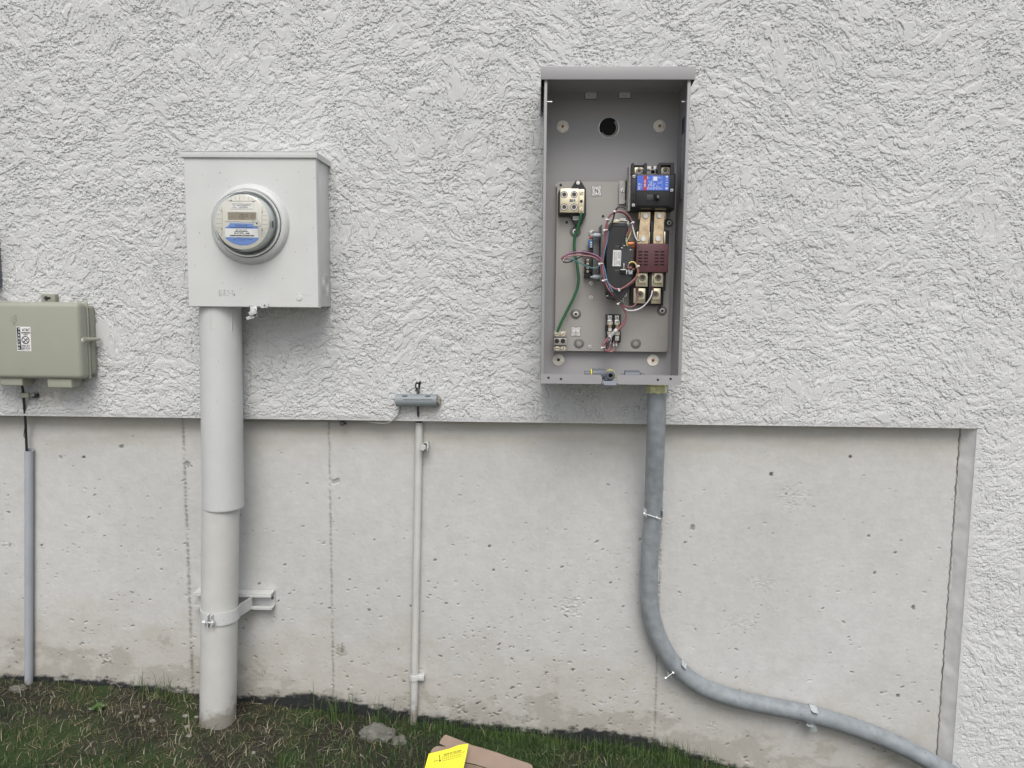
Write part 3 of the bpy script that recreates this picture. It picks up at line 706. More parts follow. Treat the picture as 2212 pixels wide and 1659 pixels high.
g.prism([(FY-.0055, Z1-.0005), (FY-.0055, Z1+.016), (0, Z1+.016), (0, Z1+.001)], X0-.0045, X0-.0065, pl='YZ')
g.done('lid', M_meter, mb)
g = G()   # pressed logo, seam, round plug
x0, x1, z0, z1 = rect(ZB, 372, 1340, 535, 1388, FY); g.text('E·T·N', x0, x1, z0, z1, FY-.0006, bold=True)
tx = [(v[0], v[1], v[2]) for v in g.v]; k = len(tx)
g2 = G(); wds = (x1-x0)/5.3
def ltr(segs, ox):
    for (a, b, c, d) in segs: g2.bar((x0+ox+a*wds, z0+b*(z1-z0)), (x0+ox+c*wds, z0+d*(z1-z0)), FY, .0028, .0012)
ltr([(.0, 0, .0, 1), (0, .08, .75, .08), (0, .5, .75, .5), (0, .92, .75, .92)], .2*wds)
ltr([(.0, 0, .38, 1), (.38, 1, .76, 0), (.2, .3, .56, .3)], 1.3*wds)
ltr([(.0, .92, .7, .92), (.35, 0, .35, .9)], 2.35*wds)
ltr([(.0, .5, .3, .5)], 3.25*wds)
ltr([(.0, 0, .0, 1), (0, 1, .65, 0), (.65, 0, .65, 1)], 4.0*wds)
g2.done('pressed_logo', M_meter, mb, smooth=False)
g = G(); p = ZB(1102, 1410, FY); g.lathe(p, [(.0095, .0005), (.0095, -.0012), (.0085, -.0022), (.0001, -.0026)], 28); g.done('plug', M_meter, mb)
g = G(); a = ZB(1048, 1378, FY); b = ZB(1222, 1382, FY); g.bar((a.x, a.z), (b.x, b.z), FY, .0014, .0006)
a = ZB(1085, 1258, FY); b = ZB(1215, 1262, FY); g.bar((a.x, a.z), (b.x, b.z), FY, .0010, .0004); g.each('crease', M_meter, cov, smooth=False)
g = G(); p = ZB(385, 278, FY); g.lathe(p, [(.0017, .0003), (.0017, -.0004), (.0001, -.0005)], 10); g.done('paint_chip', M_inkg, cov)
# knockout rings on the right side
g = G(); kc = Vector((X1-.004, -.062, 1.405))
for r_, w in ((.033, .0012), (.024, .0012), (.0145, .001)):
    g.lathe(kc, [(r_+w, -.001), (r_+w*.6, .0012), (r_-w*.6, .0012), (r_-w, -.001)], 48, axis='X')
g.done('knockout', M_meter, mb)
# hasp and seal
g = G(); pts = xz(ZB, [(640, 1476), (705, 1445), (790, 1442), (815, 1455), (824, 1480), (812, 1502), (760, 1506), (745, 1490), (690, 1490)], FY-.005)
g.prism(pts, FY-.0065, FY-.004, bev=.0004); g.done('hasp', M_meter, mb)
p = ZB(790, 1478, FY-.0065); screw(mb, p, .0042, 'nut', 'rivet', M_meter)
g = G(); p = ZB(688, 1495, FY-.004); g.box(p.x-.010, p.x+.010, FY-.006, FY-.0035, p.z-.028, p.z+.002, .001)
g.done('hasp_tongue', M_steel, mb)
M_seal = mat('weathered white plastic', (.50, .51, .50), .5)
sl = thing('seal_tag', 'white plastic seal with short dark cable hanging under the meter box', 'seal', ZB(680, 1560, FY))
g = G(); p = ZB(683, 1548, FY-.012); g.box(p.x-.011, p.x+.011, p.y-.006, p.y+.006, p.z-.0065, p.z+.0065, .002, M=Matrix.Translation(p) @ Matrix.Rotation(R(-22), 4, 'Y') @ Matrix.Translation(-p))
p2 = ZB(660, 1590, FY-.01); g.box(p2.x-.012, p2.x+.012, p2.y-.003, p2.y+.003, p2.z-.005, p2.z+.005, .0015, M=Matrix.Translation(p2) @ Matrix.Rotation(R(-18), 4, 'Y') @ Matrix.Translation(-p2))
g.done('tag', M_seal, sl)
g = G(); g.tube([ZB(700, 1510, FY-.006), ZB(712, 1550, FY-.012), ZB(690, 1580, FY-.012), ZB(640, 1570, FY-.008), ZB(615, 1600, FY-.004), ZB(600, 1610, FY+.006)], .0013, 7); g.done('cable', M_bwire, sl)

# ------------------------------------------------------------------ the meter itself
em = thing('electric_meter', 'round electric meter under a clear cover reading 26910, blue label', 'electric meter', (cx, FY, cz))
GY = -.229
g = G()
g.lathe((cx, 0, cz), [(.0945, -.166), (.0955, -.173), (.0945, -.1755), (.0905, -.1755), (.0895, -.172), (.0895, -.166)], 96)
g.done('sealing_ring', M_steel, em)
g = G(); g.lathe((cx, 0, cz), [(.0955, -.150), (.0925, -.165), (.0885, -.166), (.0001, -.166)], 64); g.done('base', M_pcb, em)
g = G()
g.lathe((cx, 0, cz), [(.0885, -.166), (.0868, -.172), (.0862, -.178), (.0846, -.180), (.0835, -.205), (.0822, -.222), (.0805, -.2275), (.077, -.2300), (.070, -.2303), (.0001, -.2308)], 96)
g.done('glass_cover', M_glass, em)
g = G(); g.lathe((cx, 0, cz), [(.0885, -.1665), (.0893, -.1700), (.0885, -.1735), (.0874, -.1735), (.0868, -.170)], 96); g.done('cover_flange', M_clear, em)
g = G(); g.lathe((cx, 0, cz), [(.0800, -.166), (.0785, -.205), (.0770, -.2095)], 72); g.done('inner_body', M_inner, em)
FYm = -.2125
fp = G(); fp.lathe((cx, 0, cz), [(.0772, -.2095), (.0765, FYm+.0012), (.0745, FYm), (.0001, FYm)], 72); fp = fp.done('face_plate', M_face, em)
g = G()   # ribbed tabs round the plate
for (a, b, c, d) in [(215, 550, 275, 555), (178, 640, 270, 645), (165, 732, 270, 737), (165, 823, 272, 828), (175, 915, 272, 920), (200, 1005, 272, 1010),
                     (1110, 575, 1170, 580), (1108, 665, 1195, 670), (1108, 755, 1210, 760), (1108, 845, 1210, 850), (1108, 935, 1205, 940), (1108, 1025, 1180, 1030)]:
    p = ZM(a, b, FYm); q = ZM(c, b, FYm); g.bar((p.x, p.z), (q.x, q.z), FYm, .0007, .0006)
for x in (465, 553, 640, 728, 818, 908):
    p = ZM(x, 258+abs(x-680)*.16, FYm); q = ZM(x, 350, FYm); g.bar((p.x, p.z), (q.x, q.z), FYm, .0007, .0006)
for pl_ in ([(262, 480), (285, 560), (287, 1020), (262, 1090)], [(1115, 480), (1098, 560), (1092, 1080), (1130, 1110)], [(395, 345), (440, 372), (945, 372), (990, 350)]):
    P = xz(ZM, pl_, FYm)
    for i in range(len(P)-1): g.bar(P[i], P[i+1], FYm, .0009, .0007)
g.done('plate_rib', mat('meter face line', (.40, .38, .34), .5), fp, smooth=False)
g = G()
for (a, b, c, d) in [(440, 355, 482, 375), (905, 367, 943, 385), (272, 560, 284, 600), (1093, 575, 1108, 620), (272, 925, 284, 968), (1093, 940, 1108, 988)]:
    x0, x1, z0, z1 = rect(ZM, a, b, c, d, FYm); g.box(x0, x1, FYm-.0006, FYm+.0002, z0, z1)
g.each('clip_slot', M_ink, fp, smooth=False)
lb, q = label_plate(ZM, 455, 405, 915, 530, FYm-.0010, M_white, em, 'upper_label')
g = G()
def tx(g, fn, s, a, b, c, d, Y, rot=0, bold=False): x0, x1, z0, z1 = rect(fn, a, b, c, d, Y); g.text(s, x0, x1, z0, z1, Y, rot, bold)
LY = FYm-.0013
tx(g, ZM, 'GRIDSTREAM RF', 585, 443, 862, 467, LY, bold=True); tx(g, ZM, '011448857', 655, 472, 785, 487, LY)
for a, b, c in ((480, 425, 720), (745, 428, 900)):
    p = ZM(a, b, LY); q = ZM(c, b, LY); g.bar((p.x, p.z), (q.x, q.z), LY, .0006, .0002)
for k in range(30):
    if k % 4 != 3:
        p = ZM(633+k*6, 495, LY); q = ZM(633+k*6, 514, LY); g.bar((p.x, p.z), (q.x, q.z), LY, .00045, .0002)
P = xz(ZM, [(478, 445), (550, 445), (552, 470), (520, 470), (515, 495)], LY)
for i in range(4): g.bar(P[i], P[i+1], LY, .0005, .0002)
p = ZM(490, 500, LY); q = ZM(575, 500, LY); g.bar((p.x, p.z), (q.x, q.z), LY, .0006, .0002)
g.done('lettering', M_inkg, lb, smooth=False)
g = G()   # display bezel and display
for pts in ([(362, 573), (1003, 590), (985, 605), (403, 603)], [(403, 763), (985, 768), (1010, 800), (355, 785)], [(362, 573), (403, 603), (403, 763), (355, 785)], [(1003, 590), (1010, 800), (985, 768), (985, 605)]):
    g.prism(xz(ZM, pts, FYm), FYm-.0016, FYm)
g.done('display_bezel', M_face, em, smooth=False)
ds, q = label_plate(ZM, 403, 603, 985, 766, FYm-.0004, M_lcd, em, 'display')
g = G(); DY = FYm-.0007
SEG = {'0': 'abcdef', '1': 'bc', '2': 'abged', '6': 'afedcg', '9': 'abcdfg', '9t': 'abcfg'}
def digit(ch, x0, x1, y0, y1, t=.0011):
    m_ = (y0+y1)/2; L = {'a': (x0, y0, x1, y0), 'b': (x1, y0, x1, m_), 'c': (x1, m_, x1, y1), 'd': (x0, y1, x1, y1), 'e': (x0, m_, x0, y1), 'f': (x0, y0, x0, m_), 'g': (x0, m_, x1, m_)}
    for s_ in SEG[ch]:
        a, b, c, d = L[s_]; p = ZM(a, b, DY); q = ZM(c, d, DY); g.bar((p.x, p.z), (q.x, q.z), DY, t, .0002)
digit('2', 632, 682, 640, 716); digit('6', 697, 745, 640, 716); digit('9t', 765, 808, 642, 716); digit('1', 830, 872, 645, 718); digit('0', 893, 938, 645, 720)
for pl_ in ([(548, 655), (545, 700), (525, 708)], [(465, 690), (490, 668), (480, 645)], [(462, 700), (500, 700)]):
    P = xz(ZM, pl_, DY)
    for i in range(len(P)-1): g.bar(P[i], P[i+1], DY, .0008, .0002)
for a, b in ((655, 682), (705, 740)):
    p = ZM(a, 731, DY); q = ZM(b, 731, DY); g.bar((p.x, p.z), (q.x, q.z), DY, .0006, .0002)
g.done('digits', M_seg, ds, smooth=False)
g = G(); g.prism(xz(ZM, [(440, 820), (930, 832), (930, 860), (965, 885), (1020, 915), (1025, 945), (345, 930), (355, 905), (400, 885), (430, 850)], FYm), FYm-.0009, FYm)
g.prism(xz(ZM, [(352, 1100), (1027, 1112), (1025, 1150), (960, 1205), (880, 1245), (790, 1268), (690, 1274), (590, 1262), (500, 1230), (420, 1185), (360, 1135)], FYm), FYm-.0009, FYm)
bl = g.done('blue_label', M_mblue, em, smooth=False)
g = G(); g.prism(xz(ZM, [(350, 930), (1026, 938), (1027, 1117), (350, 1108)], FYm), FYm-.0013, FYm-.0002); wl_ = g.done('white_label', M_white, em, smooth=False)
g = G(); tx(g, ZM, 'FOCUS AXR', 553, 855, 802, 888, LY, bold=True)
for yy, a, b in ((906, 440, 925), (914, 450, 900), (1122, 560, 830), (1162, 610, 765), (1150, 800, 905), (1150, 512, 560), (1168, 520, 555)):
    p = ZM(a, yy, LY); q = ZM(b, yy, LY); g.bar((p.x, p.z), (q.x, q.z), LY, .0006, .0004)
g.done('lettering', mat('navy ink', (.05, .09, .22), .6), bl, smooth=False)
g = G(); tx(g, ZM, '20 042 527', 562, 945, 790, 977, FYm-.0016); tx(g, ZM, 'KCPL-M', 533, 1012, 838, 1050, FYm-.0016, bold=True)
rb = random.Random(2)
for (a, c, b, d) in ((540, 820, 982, 998), (440, 942, 1062, 1090)):
    x = a
    while x < c:
        p = ZM(x, b+.008*(x-a), FYm-.0014); q = ZM(x, d+.008*(x-a), FYm-.0014); g.bar((p.x, p.z), (q.x, q.z), FYm-.0014, .0003+.0004*rb.random(), .0002); x += 3.2+4*rb.random()
g.done('lettering', M_ink, wl_, smooth=False)
g = G(); P = [ZM(*q, GY-.003) for q in [(965, 735), (1010, 770), (1060, 850), (1050, 885), (960, 880), (920, 845), (935, 770), (965, 735)]]
g.tube(P, .0009, 6, 3); g.tube([ZM(a, b, GY-.002) for a, b in ((915, 770), (885, 815), (900, 860), (950, 890), (1040, 893))], .0008, 6, 3); g.done('seal_loop', M_clear, em)
g = G(); p = ZM(992, 832, GY-.001); g.lathe(p, [(.0022, .001), (.0022, -.001), (.0001, -.0012)], 14); g.done('optical_port', M_ink, em)
g = G(); a0 = -.06; g.lathe((cx, 0, cz), [(.0838, -.2055), (.0841, -.1945), ], 6, a0=-.17, a1=.06); g.done('side_window', M_blackm, em)
for ang in (1.62, 3.73): 
    g = G(); p = Vector((cx+.0785*math.cos(ang), -.229, cz+.0785*math.sin(ang))); g.lathe(p, [(.0034, .002), (.0034, -.0016), (.002, -.0026), (.0001, -.0028)], 14); g.done('cover_stud', M_glass, em)

# ================================================================== LARGE CONDUIT UNDER THE METER BOX
lp = thing('large_conduit', 'thick pale grey painted conduit dropping from the meter box into the soil', 'conduit', (at(470, 1575, -.075).x, -.075, -.02))
PY = -.078
t0 = (at(436.4, 800, PY).x+at(524.5, 800, PY).x)/2; t1 = (at(440, 1100, PY).x+at(526, 1100, PY).x)/2
g = G(); n = 48; zt = Z0+.02; zb = at(483, 1108, PY-.06).z
def pipe_lathe(g, xa, za, xb, zb_, prof, n=48):
    vs = []; 
    for (t, r_) in prof:
        c = Vector((xa+(xb-xa)*t, PY, za+(zb_-za)*t)); vs += [(c.x+r_*math.cos(2*math.pi*i/n), c.y+r_*math.sin(2*math.pi*i/n), c.z) for i in range(n)]
    g.add(vs, [(j*n+i, j*n+(i+1) % n, (j+1)*n+(i+1) % n, (j+1)*n+i) for j in range(len(prof)-1) for i in range(n)])
r1 = (at(526, 1000, PY).x-at(440, 1000, PY).x)/2*.985
print('sleeve', t0, t1, zb, r1)
pipe_lathe(g, t0, zt, t1, zb, [(0, r1*.99), (.3, r1*.992), (.99, r1), (.997, r1*.995), (1, r1*.97), (1, r1*.9), (.95, r1*.9)])
g.done('sleeve', M_pipe, lp)
g = G(); b0 = (at(442, 1130, PY).x+at(519, 1130, PY).x)/2; b1 = (at(434, 1560, PY).x+at(506, 1560, PY).x)/2; r2 = (at(519, 1150, PY).x-at(442, 1150, PY).x)/2*.985
zlow = at(470, 1575, PY-.05).z-.03
pipe_lathe(g, b0, zb+.06, b1, zlow, [(0, r2), (.82, r2), (.84, r2), (1, r2)])
g.done('lower_pipe', M_pipe_dirt, lp)
g = G(); a = at(470, 668, PY-r1).x
for px in (458, 497): x = at(px, 700, PY-r1*.8).x; yy = PY-math.sqrt(max(0, r1*r1-(x-t0)**2)); g.box(x-.0012, x+.0012, yy-.0006, yy+.003, zt-.09, zt-.022)
g.each('drip_line', M_pipe, lp, smooth=False)

# strut channel on the concrete and clamp
sc_z = at(0, 1301, .02).z
zt_ = ZK(1500, 470, .0).z; zb_ = ZK(1500, 725, .0).z
sx0 = ZK(362, 500, -.0).x; sx1 = ZK(1800, 560, .0).x
sx0 -= .013
st_ = thing('strut_channel', 'short painted slotted channel fixed sideways to the concrete behind the thick conduit', 'channel', ((sx0+sx1)/2, CY, zb_))
g = G()
yb, yf = CY-.002, .004
zu, zd = zt_+.004, zb_-.004
g.box(sx0, sx1, yb-.003, yb, zd, zu); g.box(sx0, sx1, yf, yb-.003, zu-.003, zu); g.box(sx0, sx1, yf, yb-.003, zd, zd+.003)
g.box(sx0, sx1, yf, yf+.0025, zu-.012, zu-.003, .0008); g.box(sx0, sx1, yf, yf+.0025, zd+.003, zd+.010, .0008)
g.done('rail', M_pipe, st_)
g = G(); p = Vector((sx1-.032, yb-.004, (zu+zd)/2)); g.lathe(p, [(.0115, 0), (.0115, -.002), (.0045, -.0022), (.0045, -.006), (.0001, -.0064)], 24); g.done('washer', M_pipe, st_)
g = G(); p = Vector((sx1-.009, yb-.0034, (zu+zd)/2)); g.lathe(p, [(.006, 0), (.0001, -.0001)], 20); g.done('slot_hole', M_inkg, st_)
cl = thing('pipe_clamp', 'two-piece painted strap bolted round the thick conduit', 'clamp', (b0, PY, (zu+zd)/2))
rc = r2+.0022; zc_ = (zu+zd)/2-.004; hw = .020; cxp = b0+(b1-b0)*.45
def band(a0, a1, name, lead):
    g = G(); k = 28; vs = []
    pts = []
    pts += lead[0]
    for i in range(k+1):
        a = a0+(a1-a0)*i/k; pts.append((cxp+rc*math.cos(a), PY+rc*math.sin(a), rc))
    pts += lead[1]
    P = [Vector((q[0], q[1], 0)) for q in pts]; m_ = len(P)
    for i, q in enumerate(P):
        T = (P[min(i+1, m_-1)]-P[max(i-1, 0)]).normalized(); nn = Vector((T.y, -T.x, 0))
        for (o_, z_) in ((-.0012, -hw), (.0012, -hw), (.0012, hw), (-.0012, hw)): vs.append((q.x+nn.x*o_, q.y+nn.y*o_, zc_+z_))
    fs = [(4*i+j, 4*i+(j+1) % 4, 4*(i+1)+(j+1) % 4, 4*(i+1)+j) for i in range(m_-1) for j in range(4)]+[(0, 1, 2, 3), (4*m_-4, 4*m_-3, 4*m_-2, 4*m_-1)]
    g.add(vs, fs); return g.done(name, M_pipe, cl)
af = -math.pi/2-.04
ce = (cxp+rc*math.cos(af), PY+rc*math.sin(af))
band(0.35, af+.13, 'strap', ([(cxp+rc+.012, yf+.004, 0), (cxp+rc+.008, yf-.012, 0)], [(ce[0]+.0058, ce[1]-.006, 0), (ce[0]+.0050, ce[1]-.017, 0)]))
band(-math.pi-.35, af-.15, 'strap', ([(cxp-rc-.012, yf+.004, 0), (cxp-rc-.008, yf-.012, 0)], [(ce[0]-.0075, ce[1]-.006, 0), (ce[0]-.0068, ce[1]-.017, 0)]))
for dx, rr in ((-.0235, .4), (.0170, .2)):
    g = G(); c0 = Vector((ce[0]-.003+dx*.35, ce[1]-.011, zc_-.004)); 
    g.cyl((ce[0]-.003+dx*.42, ce[1]-.011, zc_-.003), (ce[0]-.003+dx*.85, ce[1]-.011, zc_-.003), .0075, n=6); g.done('bolt_head', M_pipe, cl)
g = G(); g.cyl((ce[0]-.020, ce[1]-.011, zc_-.003), (ce[0]+.014, ce[1]-.011, zc_-.003), .003, n=12); g.done('bolt', M_pipe, cl)

# ================================================================== GREY-GREEN TELEPHONE BOX
tb = thing('telephone_box', 'grey-green plastic telephone box with a black and white warning sticker', 'utility box', (-1.54, 0, 1.115))
TY = -.090
g = G(); g.box(-1.715, -1.387, -.034, .001, 1.118, 1.338, .012, 4); g.done('base', M_tel2, tb)
tx0, tx1, tz0, tz1 = -1.712, ZT(652, 500, TY).x, ZT(400, 815, TY).z, ZT(400, 190, TY).z
g = G(); g.box(tx0, tx1, TY, -.04, tz0, tz1, .014, 5); g.done('cover', M_tel, tb)
g = G(); g.box(tx0-.003, tx1+.0018, -.046, -.039, tz0-.002, tz1+.002, .003, 3); g.done('rim', M_tel, tb)
x0, x1, z0, z1 = rect(ZT, 340, 120, 452, 190, -.02); g = G(); g.box(x0, x1, -.022, .001, z0-.02, z1, .002); tab = g.done('mounting_tab', M_tel2, tb)
p = ZT(378, 152, -.023); screw(tab, p, .0060, 'nut', 'screw', M_blackm, th=.003)
g = G(); p = ZT(400, 153, -.0222); g.box(p.x-.005, p.x+.005, -.0228, -.0215, p.z-.0032, p.z+.0032); g.done('slot', M_ink, tab)
for (a, b, c, d) in ((20, 812, 195, 866), (400, 838, 597, 884)):
    x0, x1, z0, z1 = rect(ZT, a, b, c, d, -.07); g = G(); g.box(x0, x1, -.078, -.02, z0, z1+.012, .003, 3); g.done('cable_port', M_tel, tb)
p = ZT(663, 497, -.075); g = G(); g.cyl((p.x, -.078, p.z), (p.x, -.04, p.z), .0105, n=24); g.cyl((p.x+.004, -.055, p.z+.001), (p.x+.024, -.016, p.z+.001), .007, .005, n=12); ltc = g.done('latch', M_tel, tb)
g = G(); g.lathe((p.x, -.078, p.z), [(.0072, 0), (.0068, -.002), (.0001, -.0028)], 20); g.done('latch_screw', M_lgrey, ltc)
g = G(); x0, x1, z0, z1 = rect(ZT, 655, 432, 698, 478, -.048); g.box(x0, x1, -.056, -.04, z0, z1, .002); g.done('lock_tab', M_tel, tb)
g = G(); x0, x1, z0, z1 = rect(ZT, 668, 440, 685, 460, -.0565); g.box(x0, x1, -.0568, -.0562, z0, z1); g.done('lock_hole', M_ink, tb)
g = G()
for i, (a, b, c) in enumerate(((88, 132, 292), (80, 140, 308), (80, 142, 323), (82, 140, 338), (88, 134, 352), (96, 126, 363))):   # pressed round mark
    g.tube([ZT(a, c-3, TY-.0002), ZT((a+b)/2, c+5, TY-.0006), ZT(b, c-3, TY-.0002)], .0006, 5, 3)
g.done('pressed_mark', M_tel, tb)
st2, q = label_plate(ZT, 138, 387, 252, 586, TY-.0006, M_white, tb, 'sticker', rot=R(.8))
g = G(); Y_ = TY-.0012
x0, x1, z0, z1 = rect(ZT, 141, 392, 168, 576, Y_); g.prism([(x0, z0), (x1, z0), (x1, z1), (x0, z1)], Y_+.0003, Y_+.0008)
for i, ch in enumerate('WARNING'):
    pass
tx(g, ZT, 'AT&T', 178, 402, 243, 424, Y_, bold=True)
p = ZT(172, 436, Y_); q = ZT(247, 437, Y_); g.bar((p.x, p.z), (q.x, q.z), Y_, .0030, .0002)
tx(g, ZT, 'CABLE', 190, 446, 226, 457, Y_, bold=True); tx(g, ZT, 'CALL 811', 174, 534, 243, 550, Y_, bold=True)
tx(g, ZT, 'BEFORE YOU DIG', 170, 555, 246, 567, Y_, bold=True); tx(g, ZT, 'FIBER CABLES', 174, 571, 243, 579, Y_)
c = ZT(208, 495, Y_); g.lathe((c.x, Y_, c.z), [(.0122, 0), (.0122, -.0002), (.0100, -.0002), (.0100, 0)], 32)
g.bar((c.x-.0085, c.z+.0085), (c.x+.0085, c.z-.0085), Y_, .0019, .0003)
g.bar((c.x-.006, c.z-.006), (c.x+.004, c.z+.003), Y_, .0018, .0002); g.prism([(c.x-.007, c.z-.0015), (c.x+.0, c.z-.008), (c.x-.006, c.z-.0075)], Y_-.0002, Y_); g.prism([(c.x+.001, c.z+.005), (c.x+.007, c.z+.0045), (c.x+.0075, c.z), (c.x+.0045, c.z+.001)], Y_-.0002, Y_)
g.done('lettering', M_ink, st2, smooth=False)
g = G()
for i, ch in enumerate('WARNING'): yy = 396+i*26; w = 8 if ch != 'I' else 2; tx(g, ZT, ch, 155-w, yy, 155+w, yy+17, Y_-.0002, bold=True)
g.done('lettering', M_wink, st2, smooth=False)
bx = at(3, 540, 0); zt_a = at(0, 492, -.03).z; zb_a = at(0, 622, -.03).z  # box added at the frame edge to darken the stucco beside it
ub = thing('added_shade_box', 'sliver of a dark blue-grey box at the left edge above the telephone box', 'utility box', (bx.x-.12, 0, zb_a))
g = G(); g.box(bx.x-.26, bx.x, -.030, .004, zb_a, zt_a, .010, 3); g.done('housing', M_fit, ub)
g = G(); g.box(bx.x-.255, bx.x-.003, -.085, -.030, zb_a+.004, zt_a-.004, .008, 3); g.done('cover', M_fit, ub)
# cable below it, its clip, and the conduit it enters
g = G(); g.tube([ZT(178, 850, -.045), ZT(186, 900, -.035), ZT(192, 960, -.022), ZT(200, 1060, -.006), ZT(207, 1150, .012), ZT(213, 1270, .025), ZT(218, 1400, .028), ZT(222, 1500, .03)], .0040, 10)
o = g.done('black_cable', M_bwire, None); tag(o, 'black cable dropping from the grey-green box into the leftmost conduit', 'cable')
g = G(); g.tube([ZT(203, 1090, -.002), ZT(206, 1180, .008), ZT(200, 1230, .012), ZT(196, 1280, .014), ZT(206, 1300, .016), ZT(212, 1390, .020)], .0012, 6)
o = g.done('thin_wire', M_bwire, None); tag(o, 'thin frayed black wire beside the black cable above the leftmost conduit', 'wire')
g = G(); x0, x1, z0, z1 = rect(ZT, 162, 926, 236, 966, -.03); g.box(x0, x1, -.034, -.022, z0, z1, .002); g.box(x1-.002, x1+.012, -.024, .001, z0+.003, z1-.003, .001)
g.box(x0-.004, x0+.003, -.028, .001, z0+.006, z1-.002, .001); cc = g.done('cable_clip', M_tel, None); tag(cc, 'small grey-green clip holding the black cable to the stucco', 'clip')
p = ZT(277, 955, -.02); g = G(); g.lathe(p, [(.0065, .02), (.0065, 0), (.0055, -.003), (.0001, -.004)], 16)
kb = g.done('anchor_knob', M_blackm, None); tag(kb, 'dark round anchor knob beside the cable clip under the grey-green box', 'anchor')
def conduit(name, top, bot, r_, m, wall=.0025, n=28, notch=False):
    g = G(); d = (bot-top).normalized(); a = Vector((1, 0, 0)); a = (a-d*a.dot(d)).normalized(); b = d.cross(a)
    vs = []; P = [(top, r_-wall), (top, r_), (bot, r_)]
    P = [(top+(d*.05), r_-wall)]+P
    for (c, rr) in P:
        for i in range(n):
            ang = 2*math.pi*i/n; lift = (b.y*math.sin(ang) > .3)*.006 if (notch and c is top) else 0
            vs.append(c+a*rr*math.cos(ang)+b*rr*math.sin(ang)-d*lift)
    g.add(vs, [(j*n+i, j*n+(i+1) % n, (j+1)*n+(i+1) % n, (j+1)*n+i) for j in range(3) for i in range(n)]); return g
g = conduit('c', ZT(237, 1400, .030), at(61, 1492, .030)+Vector((0, 0, -.04)), .0128, None, notch=True)
o = g.done('thin_conduit', M_pvc, None); tag(o, 'thin blue-grey plastic conduit at the far left with a black cable in its top', 'conduit')

# ================================================================== MIDDLE THIN CONDUIT, SPLICE TUBE, WIRES
mc = thing('thin_conduit', 'thin cream painted conduit standing under the grey splice tube', 'conduit', at(893, 1573, .03))
g = conduit('c', ZS(625, 842, .030), at(893, 1575, .030)+Vector((0, 0, -.03)), .0122, None); g.done('pipe', M_pipe_dirt, mc)
g = G(); g.lathe(ZS(625, 838, .03), [(.0085, -.004), (.0115, .002), (.009, .006), (.0001, .008)], 20, axis='Z'); g.done('sealant', M_blackm, mc)
pc = at(895, 1462, .03)
g = G(); g.lathe(pc, [(.0124, -.012), (.0155, -.010), (.0158, .006), (.0150, .0085), (.0124, .009)], 28, axis='Z'); g.done('strap_ring', M_pipe, mc)
o = G(); o.box(pc.x+.012, pc.x+.034, .020, .044, pc.z-.009, pc.z+.009, .0015); o = o.done('strap', M_pipe, mc)
g = G(); g.lathe((pc.x+.023, .020, pc.z), [(.0068, 0), (.006, -.004), (.0001, -.005)], 6); g.done('bolt_head', M_pipe, o)
bk = thing('broken_strap', 'small bent open strap with bolt near the top of the thin middle conduit', 'strap', ZS(720, 1220, .03))
p = ZS(715, 1225, .02)
g = G(); g.lathe((p.x+.002, .012, p.z), [(.0112, .03), (.0118, .0), (.0100, .0), (.0095, .03)], 24, a0=-1.2, a1=3.6); g.box(p.x+.008, p.x+.0115, .010, .044, p.z-.016, p.z+.014, .001); g.done('strap', M_pipe, bk)
g = G(); q = ZS(680, 1255, .0); g.cyl((q.x, -.006, q.z), (q.x+.003, .004, q.z+.001), .0095, n=6); g.cyl((q.x+.002, .004, q.z), (q.x+.006, .040, q.z+.004), .0042, n=12); g.done('bolt', M_pipe, bk)
# splice tube
g = G(); a = ZS(250, 482, -.024); b = ZS(918, 480, -.024); r_ = .0192
vs = []; n = 36
for (t, rr) in ((.03, r_*.9), (0, r_*.93), (0, r_), (1, r_), (1, r_*.93), (.9, r_*.9)):
    c = a.lerp(b, t); vs += [(c.x, c.y+rr*math.sin(2*math.pi*i/n)*.92, c.z+rr*math.cos(2*math.pi*i/n)) for i in range(n)]
sp = thing('splice_tube', 'short grey plastic tube lying sideways on the stucco above the thin conduit', 'splice tube', (a+b)/2-Vector((0, 0, r_)))
g.add(vs, [(j*n+i, j*n+(i+1) % n, (j+1)*n+(i+1) % n, (j+1)*n+i) for j in range(5) for i in range(n)]); g.done('shell', M_tube, sp)
g = G(); c = a.lerp(b, .02); g.cyl(c, a.lerp(b, .06), r_*.9, n=24); g.done('end_cap', M_tube, sp)
b2 = bmesh.new(); bmesh.ops.create_icosphere(b2, subdivisions=3, radius=1)
for v in b2.verts:
    d = 1+.35*math.sin(v.co.x*7+v.co.z*5)*math.cos(v.co.y*6+v.co.z*4); v.co = Vector((b.x-.001+v.co.x*.011*d, b.y+.008+v.co.y*.014*d, b.z-.004+v.co.z*.018*d))
g = G(); g.bm(b2); g.done('sealant', M_caulk, sp)
g = G()
for (a_, c_) in ((365, 520), (535, 640), (655, 840)):
    p = ZS(a_, 468, -.0435); q = ZS(c_, 470, -.0435); x0, x1 = p.x, q.x; g.text('INTERSYSTEM' if a_ == 365 else ('TYPE 3R' if a_ == 535 else 'CABLE SPLICE'), x0, x1, p.z-.0018, p.z+.0018, -.0436+.0006)
g = G()
for (a_, b_, c_, d_) in ((352, 388, 430, 412), (728, 388, 805, 415)):
    x0, x1, z0, z1 = rect(ZS, a_, b_, c_, d_, -.036); g.box(x0, x1, -.0395, -.036, z0, z1, .0006)
for (a_, c_) in ((365, 520), (538, 640), (655, 840)):
    x0, x1, z0, z1 = rect(ZS, a_, 461, c_, 476, -.0415); g.box(x0, x1, -.0423, -.0405, z0, z1, .0003)
g.each('raised_panel', mat('splice tube relief', (.20, .23, .24), .55), sp)
